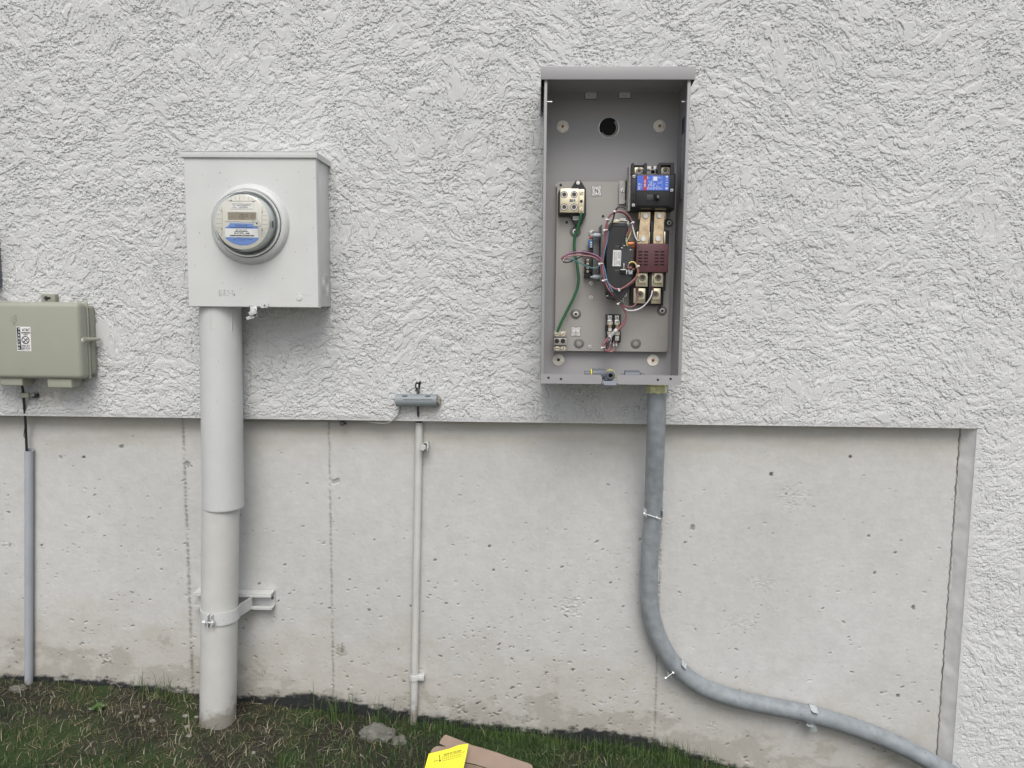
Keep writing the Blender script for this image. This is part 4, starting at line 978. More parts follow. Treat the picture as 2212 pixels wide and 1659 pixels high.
g = G(); g.tube([ZS(600, 215, .004), ZS(606, 260, -.003), ZS(606, 320, -.010), ZS(600, 380, -.018)], .0036, 10); o = g.done('short_cable', M_bwire, None); tag(o, 'short dark cable from a hole in the stucco into the grey splice tube', 'cable')
g = G(); p = ZS(594, 248, -.008); g.box(p.x-.0028, p.x+.0028, p.y-.002, p.y+.002, p.z-.0055, p.z+.0055, .0015); o = g.done('plastic_scrap', M_wwire, None); tag(o, 'tiny white scrap stuck in the hole above the splice tube', 'scrap')
g = G(); g.tube([ZS(604, 570, -.022), ZS(605, 640, -.018), ZS(608, 700, -.010), ZS(618, 780, .01), ZS(626, 850, .028)], .0037, 10); o = g.done('dark_cable', mat('dark brown cable jacket', (.05, .043, .05), .45), None); tag(o, 'short dark cable running from the splice tube into the conduit below it', 'cable')
g = G(); g.tube([ZS(318, 560, -.020), ZS(316, 610, -.016), ZS(300, 680, -.012), ZS(262, 745, -.010), ZS(205, 800, -.008), ZS(130, 845, -.005), ZS(40, 862, -.001), ZW(1500, 580, .006), ZW(1200, 562, .012), ZW(800, 550, .018), ZW(300, 541, .02), at(620, 910, .02), at(560, 909.5, .02), at(500, 909, .022)], .0021, 7)
o = g.done('grey_wire', M_gwire, None); tag(o, 'thin grey wire looping from the splice tube and running under the stucco edge', 'wire')
g = G(); x0, x1, z0, z1 = rect(ZW, 768, 545, 862, 645, .012); g.prism([(x0, z1), (x0+.001, z0+.003), (x0+.004, z0), (x1-.004, z0), (x1-.001, z0+.003), (x1, z1)], .006, CY, bev=.0008)
o = g.done('wire_clip', M_blackm, None); tag(o, 'small black clip holding the grey wire under the stucco edge', 'clip')
# ================================================================== OPEN GREY SWITCH ENCLOSURE
AX0, AX1, AZ0, AZ1, AF = .0225, .4295, 1.1245, 1.990, -.172
ts = thing('transfer_switch', 'open grey electrical enclosure with wiring, breaker and contactor inside', 'switch enclosure', ((AX0+AX1)/2, 0, AZ0))
BK = -.012     # inner face of the back panel
wt = .0016
g = G()   # back panel with a round opening
kc = ZA(748, 660, BK); ro = .0302; n = 48
circ = [(kc.x+ro*math.cos(2*math.pi*i/n), kc.z+ro*math.sin(2*math.pi*i/n)) for i in range(n)]
out = []
for i in range(n):
    a = 2*math.pi*i/n; dx, dz = math.cos(a), math.sin(a); t = []
    if dx > 1e-6: t.append((AX1-kc.x)/dx)
    if dx < -1e-6: t.append((AX0-kc.x)/dx)
    if dz > 1e-6: t.append((AZ1-kc.z)/dz)
    if dz < -1e-6: t.append((AZ0-kc.z)/dz)
    t = min(t); out.append((kc.x+dx*t, kc.z+dz*t))
for cn in ((AX0, AZ0), (AX1, AZ0), (AX1, AZ1), (AX0, AZ1)):
    k = min(range(n), key=lambda i: (out[i][0]-cn[0])**2+(out[i][1]-cn[1])**2); out[k] = cn
g.add([(a, BK, b) for a, b in circ]+[(a, BK, b) for a, b in out]+[(a, BK+.008, b) for a, b in circ], [(i, (i+1) % n, n+(i+1) % n, n+i) for i in range(n)]+[(i, (i+1) % n, 2*n+(i+1) % n, 2*n+i) for i in range(n)])
bp = g.done('back_panel', M_ats, ts)
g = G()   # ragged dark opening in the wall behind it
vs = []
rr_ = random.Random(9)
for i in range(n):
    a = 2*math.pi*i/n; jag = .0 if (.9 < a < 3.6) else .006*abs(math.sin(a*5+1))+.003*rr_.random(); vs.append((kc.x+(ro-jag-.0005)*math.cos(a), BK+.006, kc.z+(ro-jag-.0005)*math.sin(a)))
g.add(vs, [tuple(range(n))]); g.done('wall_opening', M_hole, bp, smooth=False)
g = G(); g.lathe((kc.x, 0, kc.z), [(ro+.0006, BK-.001), (ro-.0006, BK-.0012), (ro-.0012, BK+.005)], 48); g.done('opening_rim', M_galv, bp)
g = G(); g.lathe((kc.x, 0, kc.z), [(ro-.001, BK+.0045), (ro-.008, BK+.005)], 48, a0=3.7, a1=7.0); g.done('opening_edge', M_caulk, bp)
g = G()
g.box(AX0, AX0+wt, AF, BK+.010, AZ0, AZ1, 0); g.box(AX1-wt, AX1, AF, BK+.010, AZ0, AZ1, 0)
g.each('side_wall', M_ats, ts, smooth=False)
g = G(); g.box(AX0, AX0+.0065, AF-.0012, AF, AZ0+.026, AZ1, .0003); g.box(AX1-.0075, AX1, AF-.0012, AF, AZ0+.026, AZ1, .0003)
g.box(AX0+.0065, AX0+.0078, AF-.0010, AF+.010, AZ0+.026, AZ1); g.box(AX1-.0088, AX1-.0075, AF-.0010, AF+.010, AZ0+.026, AZ1)
g.done('front_flange', M_ats, ts)
g = G(); g.box(AX0+wt, AX1-wt, AF, BK+.001, AZ0+.0005, AZ0+.002); g.done('floor_panel', M_ats, ts, smooth=False)
g = G(); g.box(AX0+wt, AX1-wt, AF, BK+.001, AZ1-.002, AZ1-.0005); g.done('top_panel', M_ats, ts, smooth=False)
# lower front lip with central notch and rounded corners
zl = AZ0+.0275; L = []
nx0 = ZC(800, 1440, AF).x; nx1 = ZC(975, 1440, AF).x
zb0, zt0 = AZ0, zl
for (x0, x1, side) in ((AX0, nx0, 1), (nx1, AX1, -1)):
    pts = [(x0, zb0), (x1, zb0)]
    if side == 1: pts += [(x1, zt0-.009)]+[(x1-.009+.009*math.cos(t), zt0-.009+.009*math.sin(t)) for t in (R(30), R(60), R(90))]+[(x0, zt0)]
    else: pts += [(x1, zt0)]+[(x0+.009-.009*math.cos(t), zt0-.009+.009*math.sin(t)) for t in (R(90), R(60), R(30), R(0))]
    L.append(pts)
g = G()
for pts in L: g.prism(pts, AF-.003, AF-.0014)
g.box(nx0-.002, nx1+.002, AF-.003, AF-.0014, zb0, zb0+.004)
lipo = g.done('front_lip', M_ats, ts, smooth=False)
g = G()
for (a, b) in ((177, 1443), (322, 1458), (1452, 1468), (1602, 1457)):
    p = ZC(a, b, AF-.0031); g.lathe(p, [(.0036, .0001), (.0036, -.0003), (.0001, -.0003)], 16)
g.each('lip_hole', M_ink, lipo, smooth=False)
x0, x1, z0, z1 = rect(ZC, 805, 1483, 972, 1530, AF-.006)
g = G(); g.prism([(x0, z1), (x0+.005, z0), (x1-.001, z0), (x1, z1)], AF-.007, AF-.0035, bev=.0003); g.done('latch_tab', mat('blue grey paint', (.30, .33, .38), .45), ts)
# hood
cx0, cx1 = .0125, .4405; cz0, cz1 = 1.9775, 2.0125; CF = AF-.006
g = G(); g.box(cx0, cx1, CF-.0016, CF, cz0, cz1, .0006); g.box(cx0, cx1, CF, .001, cz1-.0018, cz1-.0002)
for xs_ in ((cx0, cx0+.0016), (cx1-.0016, cx1)):
    g.prism([(CF, cz0+.001), (CF, cz1-.001), (.0, cz1-.001), (.0, cz0-.052), (-.03, cz0-.052), (-.05, cz0-.01)], xs_[0], xs_[1], pl='YZ')
g.done('hood', M_ats, ts)
g = G()
for (a, b, c) in ((118, 187, 405), (1467, 1540, 405)):
    p = ZA(a, c, AF+.03); q = ZA(b, c, AF+.03); g.cyl(p, q, .0026, n=12)
g.each('hinge_pin', M_galv, ts)
# stickers at the top and on the right wall
for (a, b, c, d, rt) in ((510, 262, 630, 380, R(.8)), (847, 261, 966, 373, 0)):
    lb, (x0, x1, z0, z1) = label_plate(ZA, a, b, c, d, BK-.001, M_ink, ts, 'sticker', rot=rt)
    g = G(); g.box(x0+.0015, x1-.0015, BK-.0016, BK-.0008, z0+.0015, z1-.0015); g.done('sticker_panel', M_white, lb, smooth=False)
    g = G(); lines = ('General Systems', 'Control Supply', 'Service of General', 'OPERATION', 'Apparatus', 'Serial Assembly', 'Systems Assembly') if a < 600 else ('Utility', 'Connection', 'Pressure Distrib', 'Connection', 'Utilities', 'Connexion')
    for i, s_ in enumerate(lines):
        zz0 = z1-.005-(i+.2)*(z1-z0-.007)/len(lines); w = .4+.03*len(s_); g.text(s_, (x0+x1)/2-(x1-x0)*w*.46, (x0+x1)/2+(x1-x0)*w*.46, zz0-.0030, zz0-.0004, BK-.0018)
    g.done('lettering', M_inkg, lb, smooth=False)
wxs = AX1-wt-.0006
def onwall(a, b):    # a point of the right inner wall seen at this pixel: solve depth
    best = None
    for k in range(60):
        Y = -.165+k*.0025; p = ZA(a, b, Y)
        if best is None or abs(p.x-wxs) < abs(best.x-wxs): best = p
    return best
p0, p1, p2, p3 = onwall(1487, 600), onwall(1517, 590), onwall(1497, 1075), onwall(1470, 1060)
g = G(); ya, yb_ = p0.y, p1.y; g.box(wxs-.0006, wxs, min(-.115, ya), -.075, 1.66, 1.895); ws = g.done('wall_sticker', mat('grey blue sticker', (.20, .21, .26), .5), ts, smooth=False)
g = G(); g.box(wxs-.0010, wxs-.0006, -.113, -.077, 1.85, 1.893); g.done('sticker_heading', mat('dark blue sticker', (.03, .03, .09), .5), ws, smooth=False)
g = G()
for i in range(26):
    z_ = 1.842-i*.007; g.box(wxs-.0010, wxs-.0006, -.112, -.112+rg.uniform(.018, .033), z_, z_+.0026)
g.done('lettering', M_lgrey, ws, smooth=False)
# big washers with screws that hold the enclosure
for (fn, a, b, r_, m_) in ((ZA, 290, 650, 60, M_rust), (ZA, 1249, 645, 61, M_rust), (ZC, 293, 1233, 68, M_ink), (ZC, 1394, 1239, 68, mat('red screw', (.4, .08, .06), .5))):
    p = fn(a, b, BK); q = fn(a+r_, b, BK); rr = q.x-p.x
    g = G(); g.lathe(p, [(rr, -.0002), (rr, -.0016), (rr*.97, -.002), (rr*.16, -.0024), (rr*.12, -.001)], 36); wa = g.done('washer', mat('washer plating', (.78, .76, .67), .5, metal=.05, var=.2, vs=60), ts)
    screw(wa, (p.x, p.y-.0022, p.z), rr*.25, 'nut', 'screw', m_, th=.003)
# the mounting pan and everything bolted to it
PN = -.034
g = G(); x0 = ZN(308, 600, PN).x; x1 = ZC(1572, 900, PN).x; z1 = ZN(600, 250, PN).z; z0 = ZC(700, 1134, PN).z; c_ = .006
g.prism([(x0+c_, z0), (x1-c_, z0), (x1, z0+c_), (x1, z1-c_), (x1-c_, z1), (x0+c_, z1), (x0, z1-c_), (x0, z0+c_)], PN, PN+.002, bev=.0004)
pan = g.done('mounting_pan', M_pan, ts)
g = G(); 
for (a, b) in ((330, 300), (1500, 300), (330, 2300), (1500, 2300)):
    p = ZN(a, b if b < 1000 else 1300, PN); g.cyl((p.x, BK, p.z), (p.x, PN+.002, p.z), .006, n=12)
g.each('standoff', M_steel, pan)
# pressed dimples with nuts, plain holes, plain screws
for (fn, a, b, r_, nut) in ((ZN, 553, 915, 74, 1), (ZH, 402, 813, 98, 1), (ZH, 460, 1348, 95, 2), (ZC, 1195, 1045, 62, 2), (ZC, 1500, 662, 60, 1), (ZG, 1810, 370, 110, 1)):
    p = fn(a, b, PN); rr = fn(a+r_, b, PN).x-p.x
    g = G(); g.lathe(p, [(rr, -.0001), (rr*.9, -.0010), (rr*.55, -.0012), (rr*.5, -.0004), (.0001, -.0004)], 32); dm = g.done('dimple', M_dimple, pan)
    if nut == 1: screw(dm, (p.x, p.y-.0015, p.z), rr*.52, 'nut', 'nut', M_steel, th=.004)
    else:
        g = G(); g.lathe((p.x, p.y-.0006, p.z), [(rr*.5, 0), (rr*.46, -.0012), (rr*.38, -.0012), (rr*.34, 0), (rr*.2, -.0002), (rr*.18, -.0016), (.0001, -.0016)], 24); g.done('collar', M_pan, dm)
g = G()
for (a, b) in ((362, 298), (440, 790), (920, 710)):
    p = ZN(a, b, PN); g.lathe(p, [(.0042, -.0001), (.0042, -.0004), (.0001, -.0004)], 16)
g.each('pan_hole', M_ink, pan, smooth=False)
for (fn, a, b, ang) in ((ZH, 678, 253, .8), (ZH, 677, 513, 1.57), (ZH, 658, 1407, .6), (ZN, 775, 920, .9)):
    screw(pan, fn(a, b, PN), .0062, 'slot', 'screw', ang=ang)
# neutral terminal block
nb_y = -.062
g = G(); g.prism(xz(ZN, [(560, 238), (620, 238), (640, 262), (694, 350), (696, 690), (640, 810), (615, 835), (560, 832), (540, 800), (480, 705), (345, 705), (328, 680), (332, 385), (350, 360), (495, 345), (545, 262)], nb_y+.012), nb_y+.010, PN, bev=.001)
nb = g.done('neutral_block', M_black, ts)
g = G(); x0, x1, z0, z1 = rect(ZN, 352, 346, 600, 660, nb_y-.010); g.box(x0, x1, nb_y-.012, nb_y+.010, z0, z1, .0015)
x2, x3, z2, z3 = rect(ZN, 600, 352, 672, 667, nb_y-.008); g.box(x2+.0004, x3, nb_y-.009, nb_y+.010, z2, z3, .0015); g.done('lug_body', M_brass, nb)
g = G(); g.mi = 0
for (a, b) in ((408, 422), (538, 422), (408, 587), (537, 587)):
    p = ZN(a, b, nb_y-.012); g.mi = 0; g.lathe(p, [(.0105, -.0001), (.0103, -.0006), (.0088, -.0006)], 28); g.mi = 1; g.lathe(p, [(.0088, -.0006), (.0075, -.0004), (.0062, -.0004)], 28); g.mi = 0; g.lathe(p, [(.0062, -.0004), (.0060, -.0002), (.0001, -.0002)], 28)
g.done('set_screw', [mat('screw recess', (.06, .052, .045), .5), M_lgrey], nb)
screw(nb, ZN(637, 402, nb_y-.009), .0062, 'slot', 'screw', M_brass, ang=.7); screw(nb, ZN(632, 620, nb_y-.009), .0062, 'slot', 'screw', M_brass, ang=1.1)
g = G(); g.lathe(ZN(633, 512, nb_y-.009), [(.0045, -.0001), (.0045, -.0004), (.0001, -.0004)], 18); g.each('wire_hole', M_ink, nb)
screw(nb, ZN(541, 497, nb_y-.012), .0048, 'nut', 'nut', M_steel); screw(nb, ZN(590, 268, nb_y+.010), .0066, 'hex', 'bolt', M_steel)
g = G(); x0, x1, z0, z1 = rect(ZN, 478, 483, 520, 522, nb_y-.0122); g.box(x0, x1, nb_y-.0124, nb_y-.0118, z0, z1); g.done('stamp', M_inkg, nb)
g = G(); x0, x1, z0, z1 = rect(ZN, 523, 708, 635, 758, nb_y+.006); g.box(x0, x1, nb_y+.008, nb_y+.011, z0, z1, .0004); q = g.done('small_label', M_lgrey, nb, smooth=False)
g = G(); g.text('6001', x0+.002, x0+.017, z0+.003, z1-.003, nb_y+.0076); g.done('lettering', M_inkg, q, smooth=False)
# N sign
def sign(fn, a, b, c, d, rot, kind):
    lb, (x0, x1, z0, z1) = label_plate(fn, a, b, c, d, PN-.0010, M_ink, ts, 'sign', rot=rot)
    g = G(); cx_, cz_ = (x0+x1)/2, (z0+z1)/2; MM = Matrix.Translation((cx_, 0, cz_)) @ Matrix.Rotation(rot, 4, 'Y') @ Matrix.Translation((-cx_, 0, -cz_))
    g.box(x0+.0009, x1-.0009, PN-.0016, PN-.0009, z0+.0009, z1-.0009, M=MM); g.done('sign_panel', M_lgrey, lb, smooth=False)
    g = G(); r_ = (x1-x0)*.44; g.lathe((cx_, PN-.0016, cz_), [(r_, 0), (r_, -.0002), (r_-.0009, -.0002), (r_-.0009, 0)], 36)
    if kind == 'N': g.text('N', cx_-r_*.40, cx_+r_*.40, cz_-r_*.52, cz_+r_*.52, PN-.0018, bold=True)
    else:
        g.bar((cx_, cz_+r_*.62), (cx_, cz_-r_*.2), PN-.0016, .0011, .0003)
        for k, w in enumerate((.7, .45, .2)): g.bar((cx_-r_*w, cz_-r_*(.2+.24*k)), (cx_+r_*w, cz_-r_*(.2+.24*k)), PN-.0016, .0011, .0003)
    g.done('lettering', M_ink, lb, smooth=False)
sign(ZN, 770, 308, 897, 440, R(-3), 'N'); sign(ZH, 316, 1045, 488, 1215, 0, 'E')
# ground bar
gb_y = -.058
g = G(); x0, x1, z0, z1 = rect(ZH, 3, 1125, 232, 1490, gb_y); h3 = (z1-z0)
g.box(x0, x1, gb_y+.008, PN, z0, z1, .0008); g.box(x0, x1, gb_y-.002, gb_y+.008, z1-h3*.29, z1, .0012); g.box(x0, x1, gb_y-.006, gb_y+.008, z0+h3*.30, z1-h3*.33, .0015); g.box(x0, x1, gb_y, gb_y+.008, z0, z0+h3*.25, .0012)
gbar = g.done('ground_bar', M_pan, ts)
for (a, b, t) in ((60, 1178, .2), (168, 1178, .7), (62, 1437, .1), (175, 1437, 1.2)): screw(gbar, ZH(a, b, gb_y-.002 if b < 1300 else gb_y), .0072, 'slot', 'screw', M_brass, ang=t)
g = G()
for a in (58, 168): g.lathe(ZH(a, 1303, gb_y-.006), [(.0072, -.0001), (.0072, -.0004), (.0001, -.0004)], 20)
g.each('wire_hole', M_ink, gbar)
# green ground wire
g = G(); g.tube([ZN(632, 640, -.066), ZN(628, 690, -.068), ZN(612, 760, -.066), ZN(578, 880, -.062), ZN(550, 980, -.058), ZN(540, 1080, -.056), ZN(548, 1200, -.056), ZN(575, 1330, -.058), ZC(520, 200, -.06), ZC(530, 290, -.062), ZC(512, 400, -.062), ZC(465, 520, -.062), ZC(400, 650, -.060), ZC(335, 780, -.060), ZC(290, 880, -.060), ZC(282, 915, -.060)], .0043, 12)
g.done('ground_wire', M_green, ts)
# breaker bracket and breaker
g = G(); x0, x1, z0, z1 = rect(ZN, 1132, 238, 1215, 548, -.045); g.prism([(x0, z0), (x1-.002, z0), (x1+.004, z0+.012), (x1+.004, z1), (x0, z1)], -.046, -.044, bev=.0003)
g.box(x1-.001, x1+.003, -.046, PN, z0+.01, z1)
x4, x5, z4, z5 = rect(ZE, 190, 210, 240, 1260, -.085); g.prism([(x4, z4), (x4+.006, z4), (x4+.0075, z5-.05), (x4+.0075, z5), (x4+.001, z5)], -.10, -.048, bev=.0003)
brk = g.done('breaker_bracket', mat('bracket zinc', (.42, .42, .40), .42, metal=.6, var=.12, vs=40), ts)
screw(brk, ZN(1177, 368, -.046), .0068, 'slot', 'screw', M_steel, ang=1.2)
BF = -.128
br = thing  # placeholder name reuse guard
g = G()
x0, x1, z0, z1 = rect(ZE, 262, 378, 1290, 1225, -.10)
g.box(x0, x1, -.105, PN-.004, z0, z1, .002)
X_0, X_1, Z_0, Z_1 = rect(ZE, 278, 392, 1285, 1165, BF); g.box(X_0, X_1, BF+.006, -.104, Z_0, Z_1, .0025)
a0_, a1_, a2_, a3_ = rect(ZE, 385, 395, 1180, 1130, BF); g.box(a0_, a1_, BF, BF+.0075, a2_, a3_, .002)
def ear(pts, y0, y1):
    g.prism(xz(ZE, pts, y0), y0, y1, bev=.0006)
ear([(288, 130), (335, 130), (340, 400), (268, 400), (268, 175)], -.115, -.06)
ear([(582, 130), (635, 130), (635, 400), (565, 400), (565, 165)], -.115, -.06)
ear([(335, 172), (582, 172), (582, 215), (335, 215)], -.085, -.06)
ear([(925, 122), (1268, 122), (1275, 400), (1190, 400), (1190, 178), (965, 178), (955, 400), (885, 400), (872, 200)], -.110, -.06)
ear([(335, 215), (1190, 215), (1190, 400), (335, 400)], -.070, -.06)
bk_ = g.done('circuit_breaker', M_black, ts)
for (a, b, c, d, hx, hy) in ((345, 240, 565, 386, 455, 315), (966, 222, 1186, 378, 1072, 315)):
    x0, x1, z0, z1 = rect(ZE, a, b, c, d, -.095); g = G(); g.mi = 0; g.box(x0, x1, -.097, -.07, z0, z1, .0008)
    p = ZE(hx, hy, -.097); g.mi = 1; g.lathe(p, [(.0092, -.0001), (.009, -.0005), (.0068, -.0005)], 26); g.mi = 2; g.lathe(p, [(.0068, -.0005), (.0056, -.0004)], 26); g.mi = 1; g.lathe(p, [(.0056, -.0004), (.0001, -.0002)], 26)
    g.done('line_lug', [M_brass, MATS['screw recess'], M_lgrey], bk_)
g = G(); x0, x1, z0, z1 = rect(ZE, 636, 208, 738, 284, -.09); g.box(x0, x1, -.092, -.075, z0, z1, .001); x0, x1, z0, z1 = rect(ZE, 788, 208, 865, 280, -.09); g.box(x0, x1, -.092, -.075, z0, z1, .001)
g.each('tie_bar', M_lgrey, bk_)
g = G(); p = ZE(770, 338, -.095); g.lathe(p, [(.0083, .01), (.0083, -.001), (.0072, -.001), (.0072, .01)], 28); g.done('spring', M_wwire, bk_)
g = G(); p = ZE(668, 342, -.085); g.lathe(p, [(.006, .012), (.0055, -.001), (.0001, -.0015)], 14); g.done('side_screw', M_clear, bk_)
for (a, b) in ((332, 443), (1214, 766), (320, 1113)): screw(bk_, ZE(a, b, BF+.0055), .0047, 'cross', 'screw', M_wwire)
LB = BF-.0008
g = G(); x0, x1, z0, z1 = rect(ZE, 406, 422, 1152, 768, LB); g.box(x0, x1, LB, BF, z0, z1); lbl = g.done('label', M_blue, bk_, smooth=False)
g = G(); x0, x1, z0, z1 = rect(ZE, 553, 422, 632, 768, LB-.0003); g.box(x0, x1, LB-.0004, LB, z0, z1); g.done('red_strip', M_red, lbl, smooth=False)
g = G(); x0, x1, z0, z1 = rect(ZE, 783, 447, 876, 542, LB-.0003); g.box(x0, x1, LB-.0004, LB, z0, z1, .0001)
x0, x1, z0, z1 = rect(ZE, 1072, 428, 1122, 742, LB-.0003); nb_ = 34
for k in range(nb_):
    if k in (0, 1, 2, 3, 30, 31, 32, 33) or rb.random() < .62: zz_ = z0+(z1-z0)*k/nb_; g.box(x0, x1, LB-.0004, LB, zz_, zz_+(z1-z0)/nb_*(1.0 if (k < 4 or k > 29) else .7))
for xx in (765, 890, 990): p = ZE(xx, 425, LB); q = ZE(xx, 752, LB); g.bar((p.x, p.z), (q.x, q.z), LB, .0004, .0002)
Yt = LB-.0004
for (a, b, c, d) in ((640, 690, 655, 745), (672, 615, 685, 745), (703, 690, 717, 745), (703, 560, 717, 680), (732, 540, 746, 680), (732, 700, 746, 745), (643, 440, 657, 500), (675, 460, 690, 490), (676, 515, 690, 565), (785, 572, 797, 745), (806, 590, 816, 745), (830, 690, 842, 745), (858, 650, 870, 745), (835, 600, 845, 625),
                     (908, 675, 920, 745), (933, 680, 943, 745), (955, 705, 970, 745), (910, 570, 922, 610), (935, 575, 946, 605), (958, 548, 970, 605), (910, 435, 922, 490), (935, 450, 945, 490), (958, 460, 970, 490), (492, 612, 505, 745)):
    x0, x1, z0, z1 = rect(ZE, a, b, c, d, Yt); nn = max(2, int((z1-z0)/.0022))
    for k in range(nn):
        if rb.random() < .85: zz_ = z0+(z1-z0)*k/nn; g.prism([(x0, zz_), (x1, zz_), (x1, zz_+(z1-z0)/nn*.72), (x0, zz_+(z1-z0)/nn*.72)], Yt, Yt+.0003)
x0, x1, z0, z1 = rect(ZE, 430, 600, 476, 745, Yt)
hh = (z1-z0)/5
def rl(segs, oz):
    for (a, b, c, d) in segs: g.bar((x0+(1-b)*(x1-x0), z0+oz+a*hh*.8), (x0+(1-d)*(x1-x0), z0+oz+c*hh*.8), Yt, .0011, .0002)
rl([(0, 0, 0, 1), (0, .05, 1, .05), (0, .5, 1, .5), (0, .95, 1, .95)], 0); rl([(0, 0, .5, 1), (.5, 1, 1, 0)], hh*1.05); rl([(0, .95, 1, .95), (.5, 0, .5, 1)], hh*2.05); rl([(.2, .5, .5, .5)], hh*3.05); rl([(0, 0, 0, 1), (0, 1, 1, 0), (1, 0, 1, 1)], hh*3.9)
x0, x1, z0, z1 = rect(ZE, 570, 515, 608, 695, Yt-.0003); g.text('CSR 25k', x0, x1, z0, z1, Yt-.0003, 90, True)
g.done('lettering', M_wink, lbl, smooth=False)
g = G(); x0, x1, z0, z1 = rect(ZE, 625, 868, 915, 1005, BF); g.box(x0, x1-.016, BF-.0012, BF, z0, z1, .0008); g.done('toggle_plate', M_blackm, bk_)
g = G(); x0, x1, z0, z1 = rect(ZE, 780, 862, 918, 1010, BF-.001); g.box(x0, x1, BF-.0006, BF, z0, z1); g.done('toggle_slot', M_hole, bk_)
g = G(); x0, x1, z0, z1 = rect(ZE, 855, 880, 925, 968, BF-.010); g.box(x0, x1, BF-.013, BF, z0, z1, .0015); tg = g.done('toggle', M_blackm, bk_)
g = G(); x0, x1, z0, z1 = rect(ZE, 880, 885, 915, 942, BF-.0135); g.box(x0, x1, BF-.0136, BF-.0128, z0, z1); g.done('toggle_mark', M_inkg, tg)
g = G()
for (a, b) in ((320, 868), (322, 1018), (1102, 1070)): p = ZE(a, b, BF+.0055); g.lathe(p, [(.0022, 0), (.0022, -.0004), (.0001, -.0004)], 12)
g.each('vent_hole', M_hole, bk_)
for (a, b, c, d) in ((490, 1178, 722, 1208), (815, 1178, 1075, 1225)):
    x0, x1, z0, z1 = rect(ZE, a, b, c, d, -.10); g = G(); g.box(x0, x1, -.106, -.075, z0, z1, .001); g.done('load_lug', mat('dull lug', (.42, .38, .27), .45, metal=.5) if 'dull lug' not in MATS else MATS['dull lug'], bk_)
# bus bars
for (pts, bolts) in (([(1105, 98), (1350, 98), (1322, 600), (1292, 890), (1028, 890), (1060, 590)], ((1222, 188), (1163, 768))), ([(1450, 93), (1700, 93), (1690, 330), (1680, 600), (1662, 890), (1418, 890), (1432, 400)], ((1576, 185), (1544, 766)))):
    g = G(); g.prism(xz(ZG, pts, -.092), -.0935, -.090, bev=.0004)
    p = ZG(pts[0][0]-30, 200, -.08); 
    b0_ = rect(ZG, pts[0][0]-55 if pts[0][0] < 1300 else 1690, 95, pts[0][0] if pts[0][0] < 1300 else 1732, 285, -.084); g.box(b0_[0], b0_[1], -.088, -.06, b0_[2], b0_[3], .0006)
    bb = g.done('bus_bar', M_bus, ts)
    for (a, b) in bolts: screw(bb, ZG(a, b, -.0935), .0092, 'hex', 'bolt', M_steel, ang=.3)
g = G()
for (a, c) in ((1005, 1050), (1305, 1330), (1408, 1422), (1682, 1722)):
    x0, x1, z0, z1 = rect(ZG, a, 592, c, 888, -.082); g.box(x0, x1, -.084, -.05, z0, z1, .0006)
g.each('contact_post', M_brass, ts)
g = G(); x0, x1, z0, z1 = rect(ZG, 975, 560, 1790, 1620, -.06); g.box(x0, x1, -.07, PN, z0, z1, .001)
x0, x1, z0, z1 = rect(ZG, 1350, 500, 1400, 890, -.085); g.box(x0, x1, -.088, -.06, z0, z1+.02, .001); x0, x1, z0, z1 = rect(ZC, 1130, 385, 1515, 600, -.055); g.box(x0, x1, -.060, PN, z0, z1+.07, .001)
x0, x1, z0, z1 = rect(ZC, 1338, 215, 1372, 590, -.07); g.box(x0, x1, -.083, PN, z0, z1, .001)
x0, x1, z0, z1 = rect(ZC, 1500, 215, 1545, 430, -.07); g.box(x0, x1, -.07, PN, z0, z1, .001)
cb = g.done('contactor', M_black, ts)
g = G(); x0, x1, z0, z1 = rect(ZG, 985, 893, 1785, 1607, -.105); g.box(x0, x1, -.108, -.07, z0, z1, .0015); g.box(x0-.002, x1+.003, -.075, -.066, z0-.001, z1-.002, .001); mcov = g.done('contactor_cover', M_maroon, ts)
g = G()
for i, yy in enumerate((1092, 1173, 1255, 1337, 1418)):
    for a in (1095, 1238, 1508, 1650):
        a2 = a-i*2; x0, x1, z0, z1 = rect(ZG, a2-50, yy-16, a2+50, yy+16, -.1085); g.box(x0, x1, -.1087, -.1079, z0, z1, .0003)
g.each('vent_slot', M_hole, mcov, smooth=False)
for (pl_, fl, hc) in (((1195, 215, 1335, 380), (1227, 218, 1322, 338), (1274, 278)), ((1378, 215, 1515, 382), (1408, 218, 1510, 338), (1458, 278)), ((1170, 400, 1305, 575), (1215, 402, 1305, 530), (1247, 470)), ((1350, 400, 1485, 578), (1388, 402, 1482, 530), (1424, 470))):
    up = pl_[1] < 300; Yp = -.080 if up else -.066
    x0, x1, z0, z1 = rect(ZC, *pl_, Yp); g = G(); g.mi = 0; g.box(x0, x1, Yp, Yp+.003, z0, z1, .0005); x0, x1, z0, z1 = rect(ZC, *fl, Yp-.012); g.box(x0, x1, Yp-.014, Yp-.0002, z0, z1, .0012)
    p = ZC(hc[0], hc[1], Yp-.014); g.mi = 1; g.lathe(p, [(.0098, -.0001), (.0096, -.0006), (.0076, -.0006)], 26); g.mi = 2; g.lathe(p, [(.0076, -.0006), (.0060, -.0004)], 26); g.mi = 1; g.lathe(p, [(.0060, -.0004), (.0035, -.0002), (.0001, -.0002)], 26)
    g.done('load_lug', [M_brass, MATS['screw recess'], mat('lug ring', (.3, .27, .2), .4, metal=.5) if 'lug ring' not in MATS else MATS['lug ring']], ts)
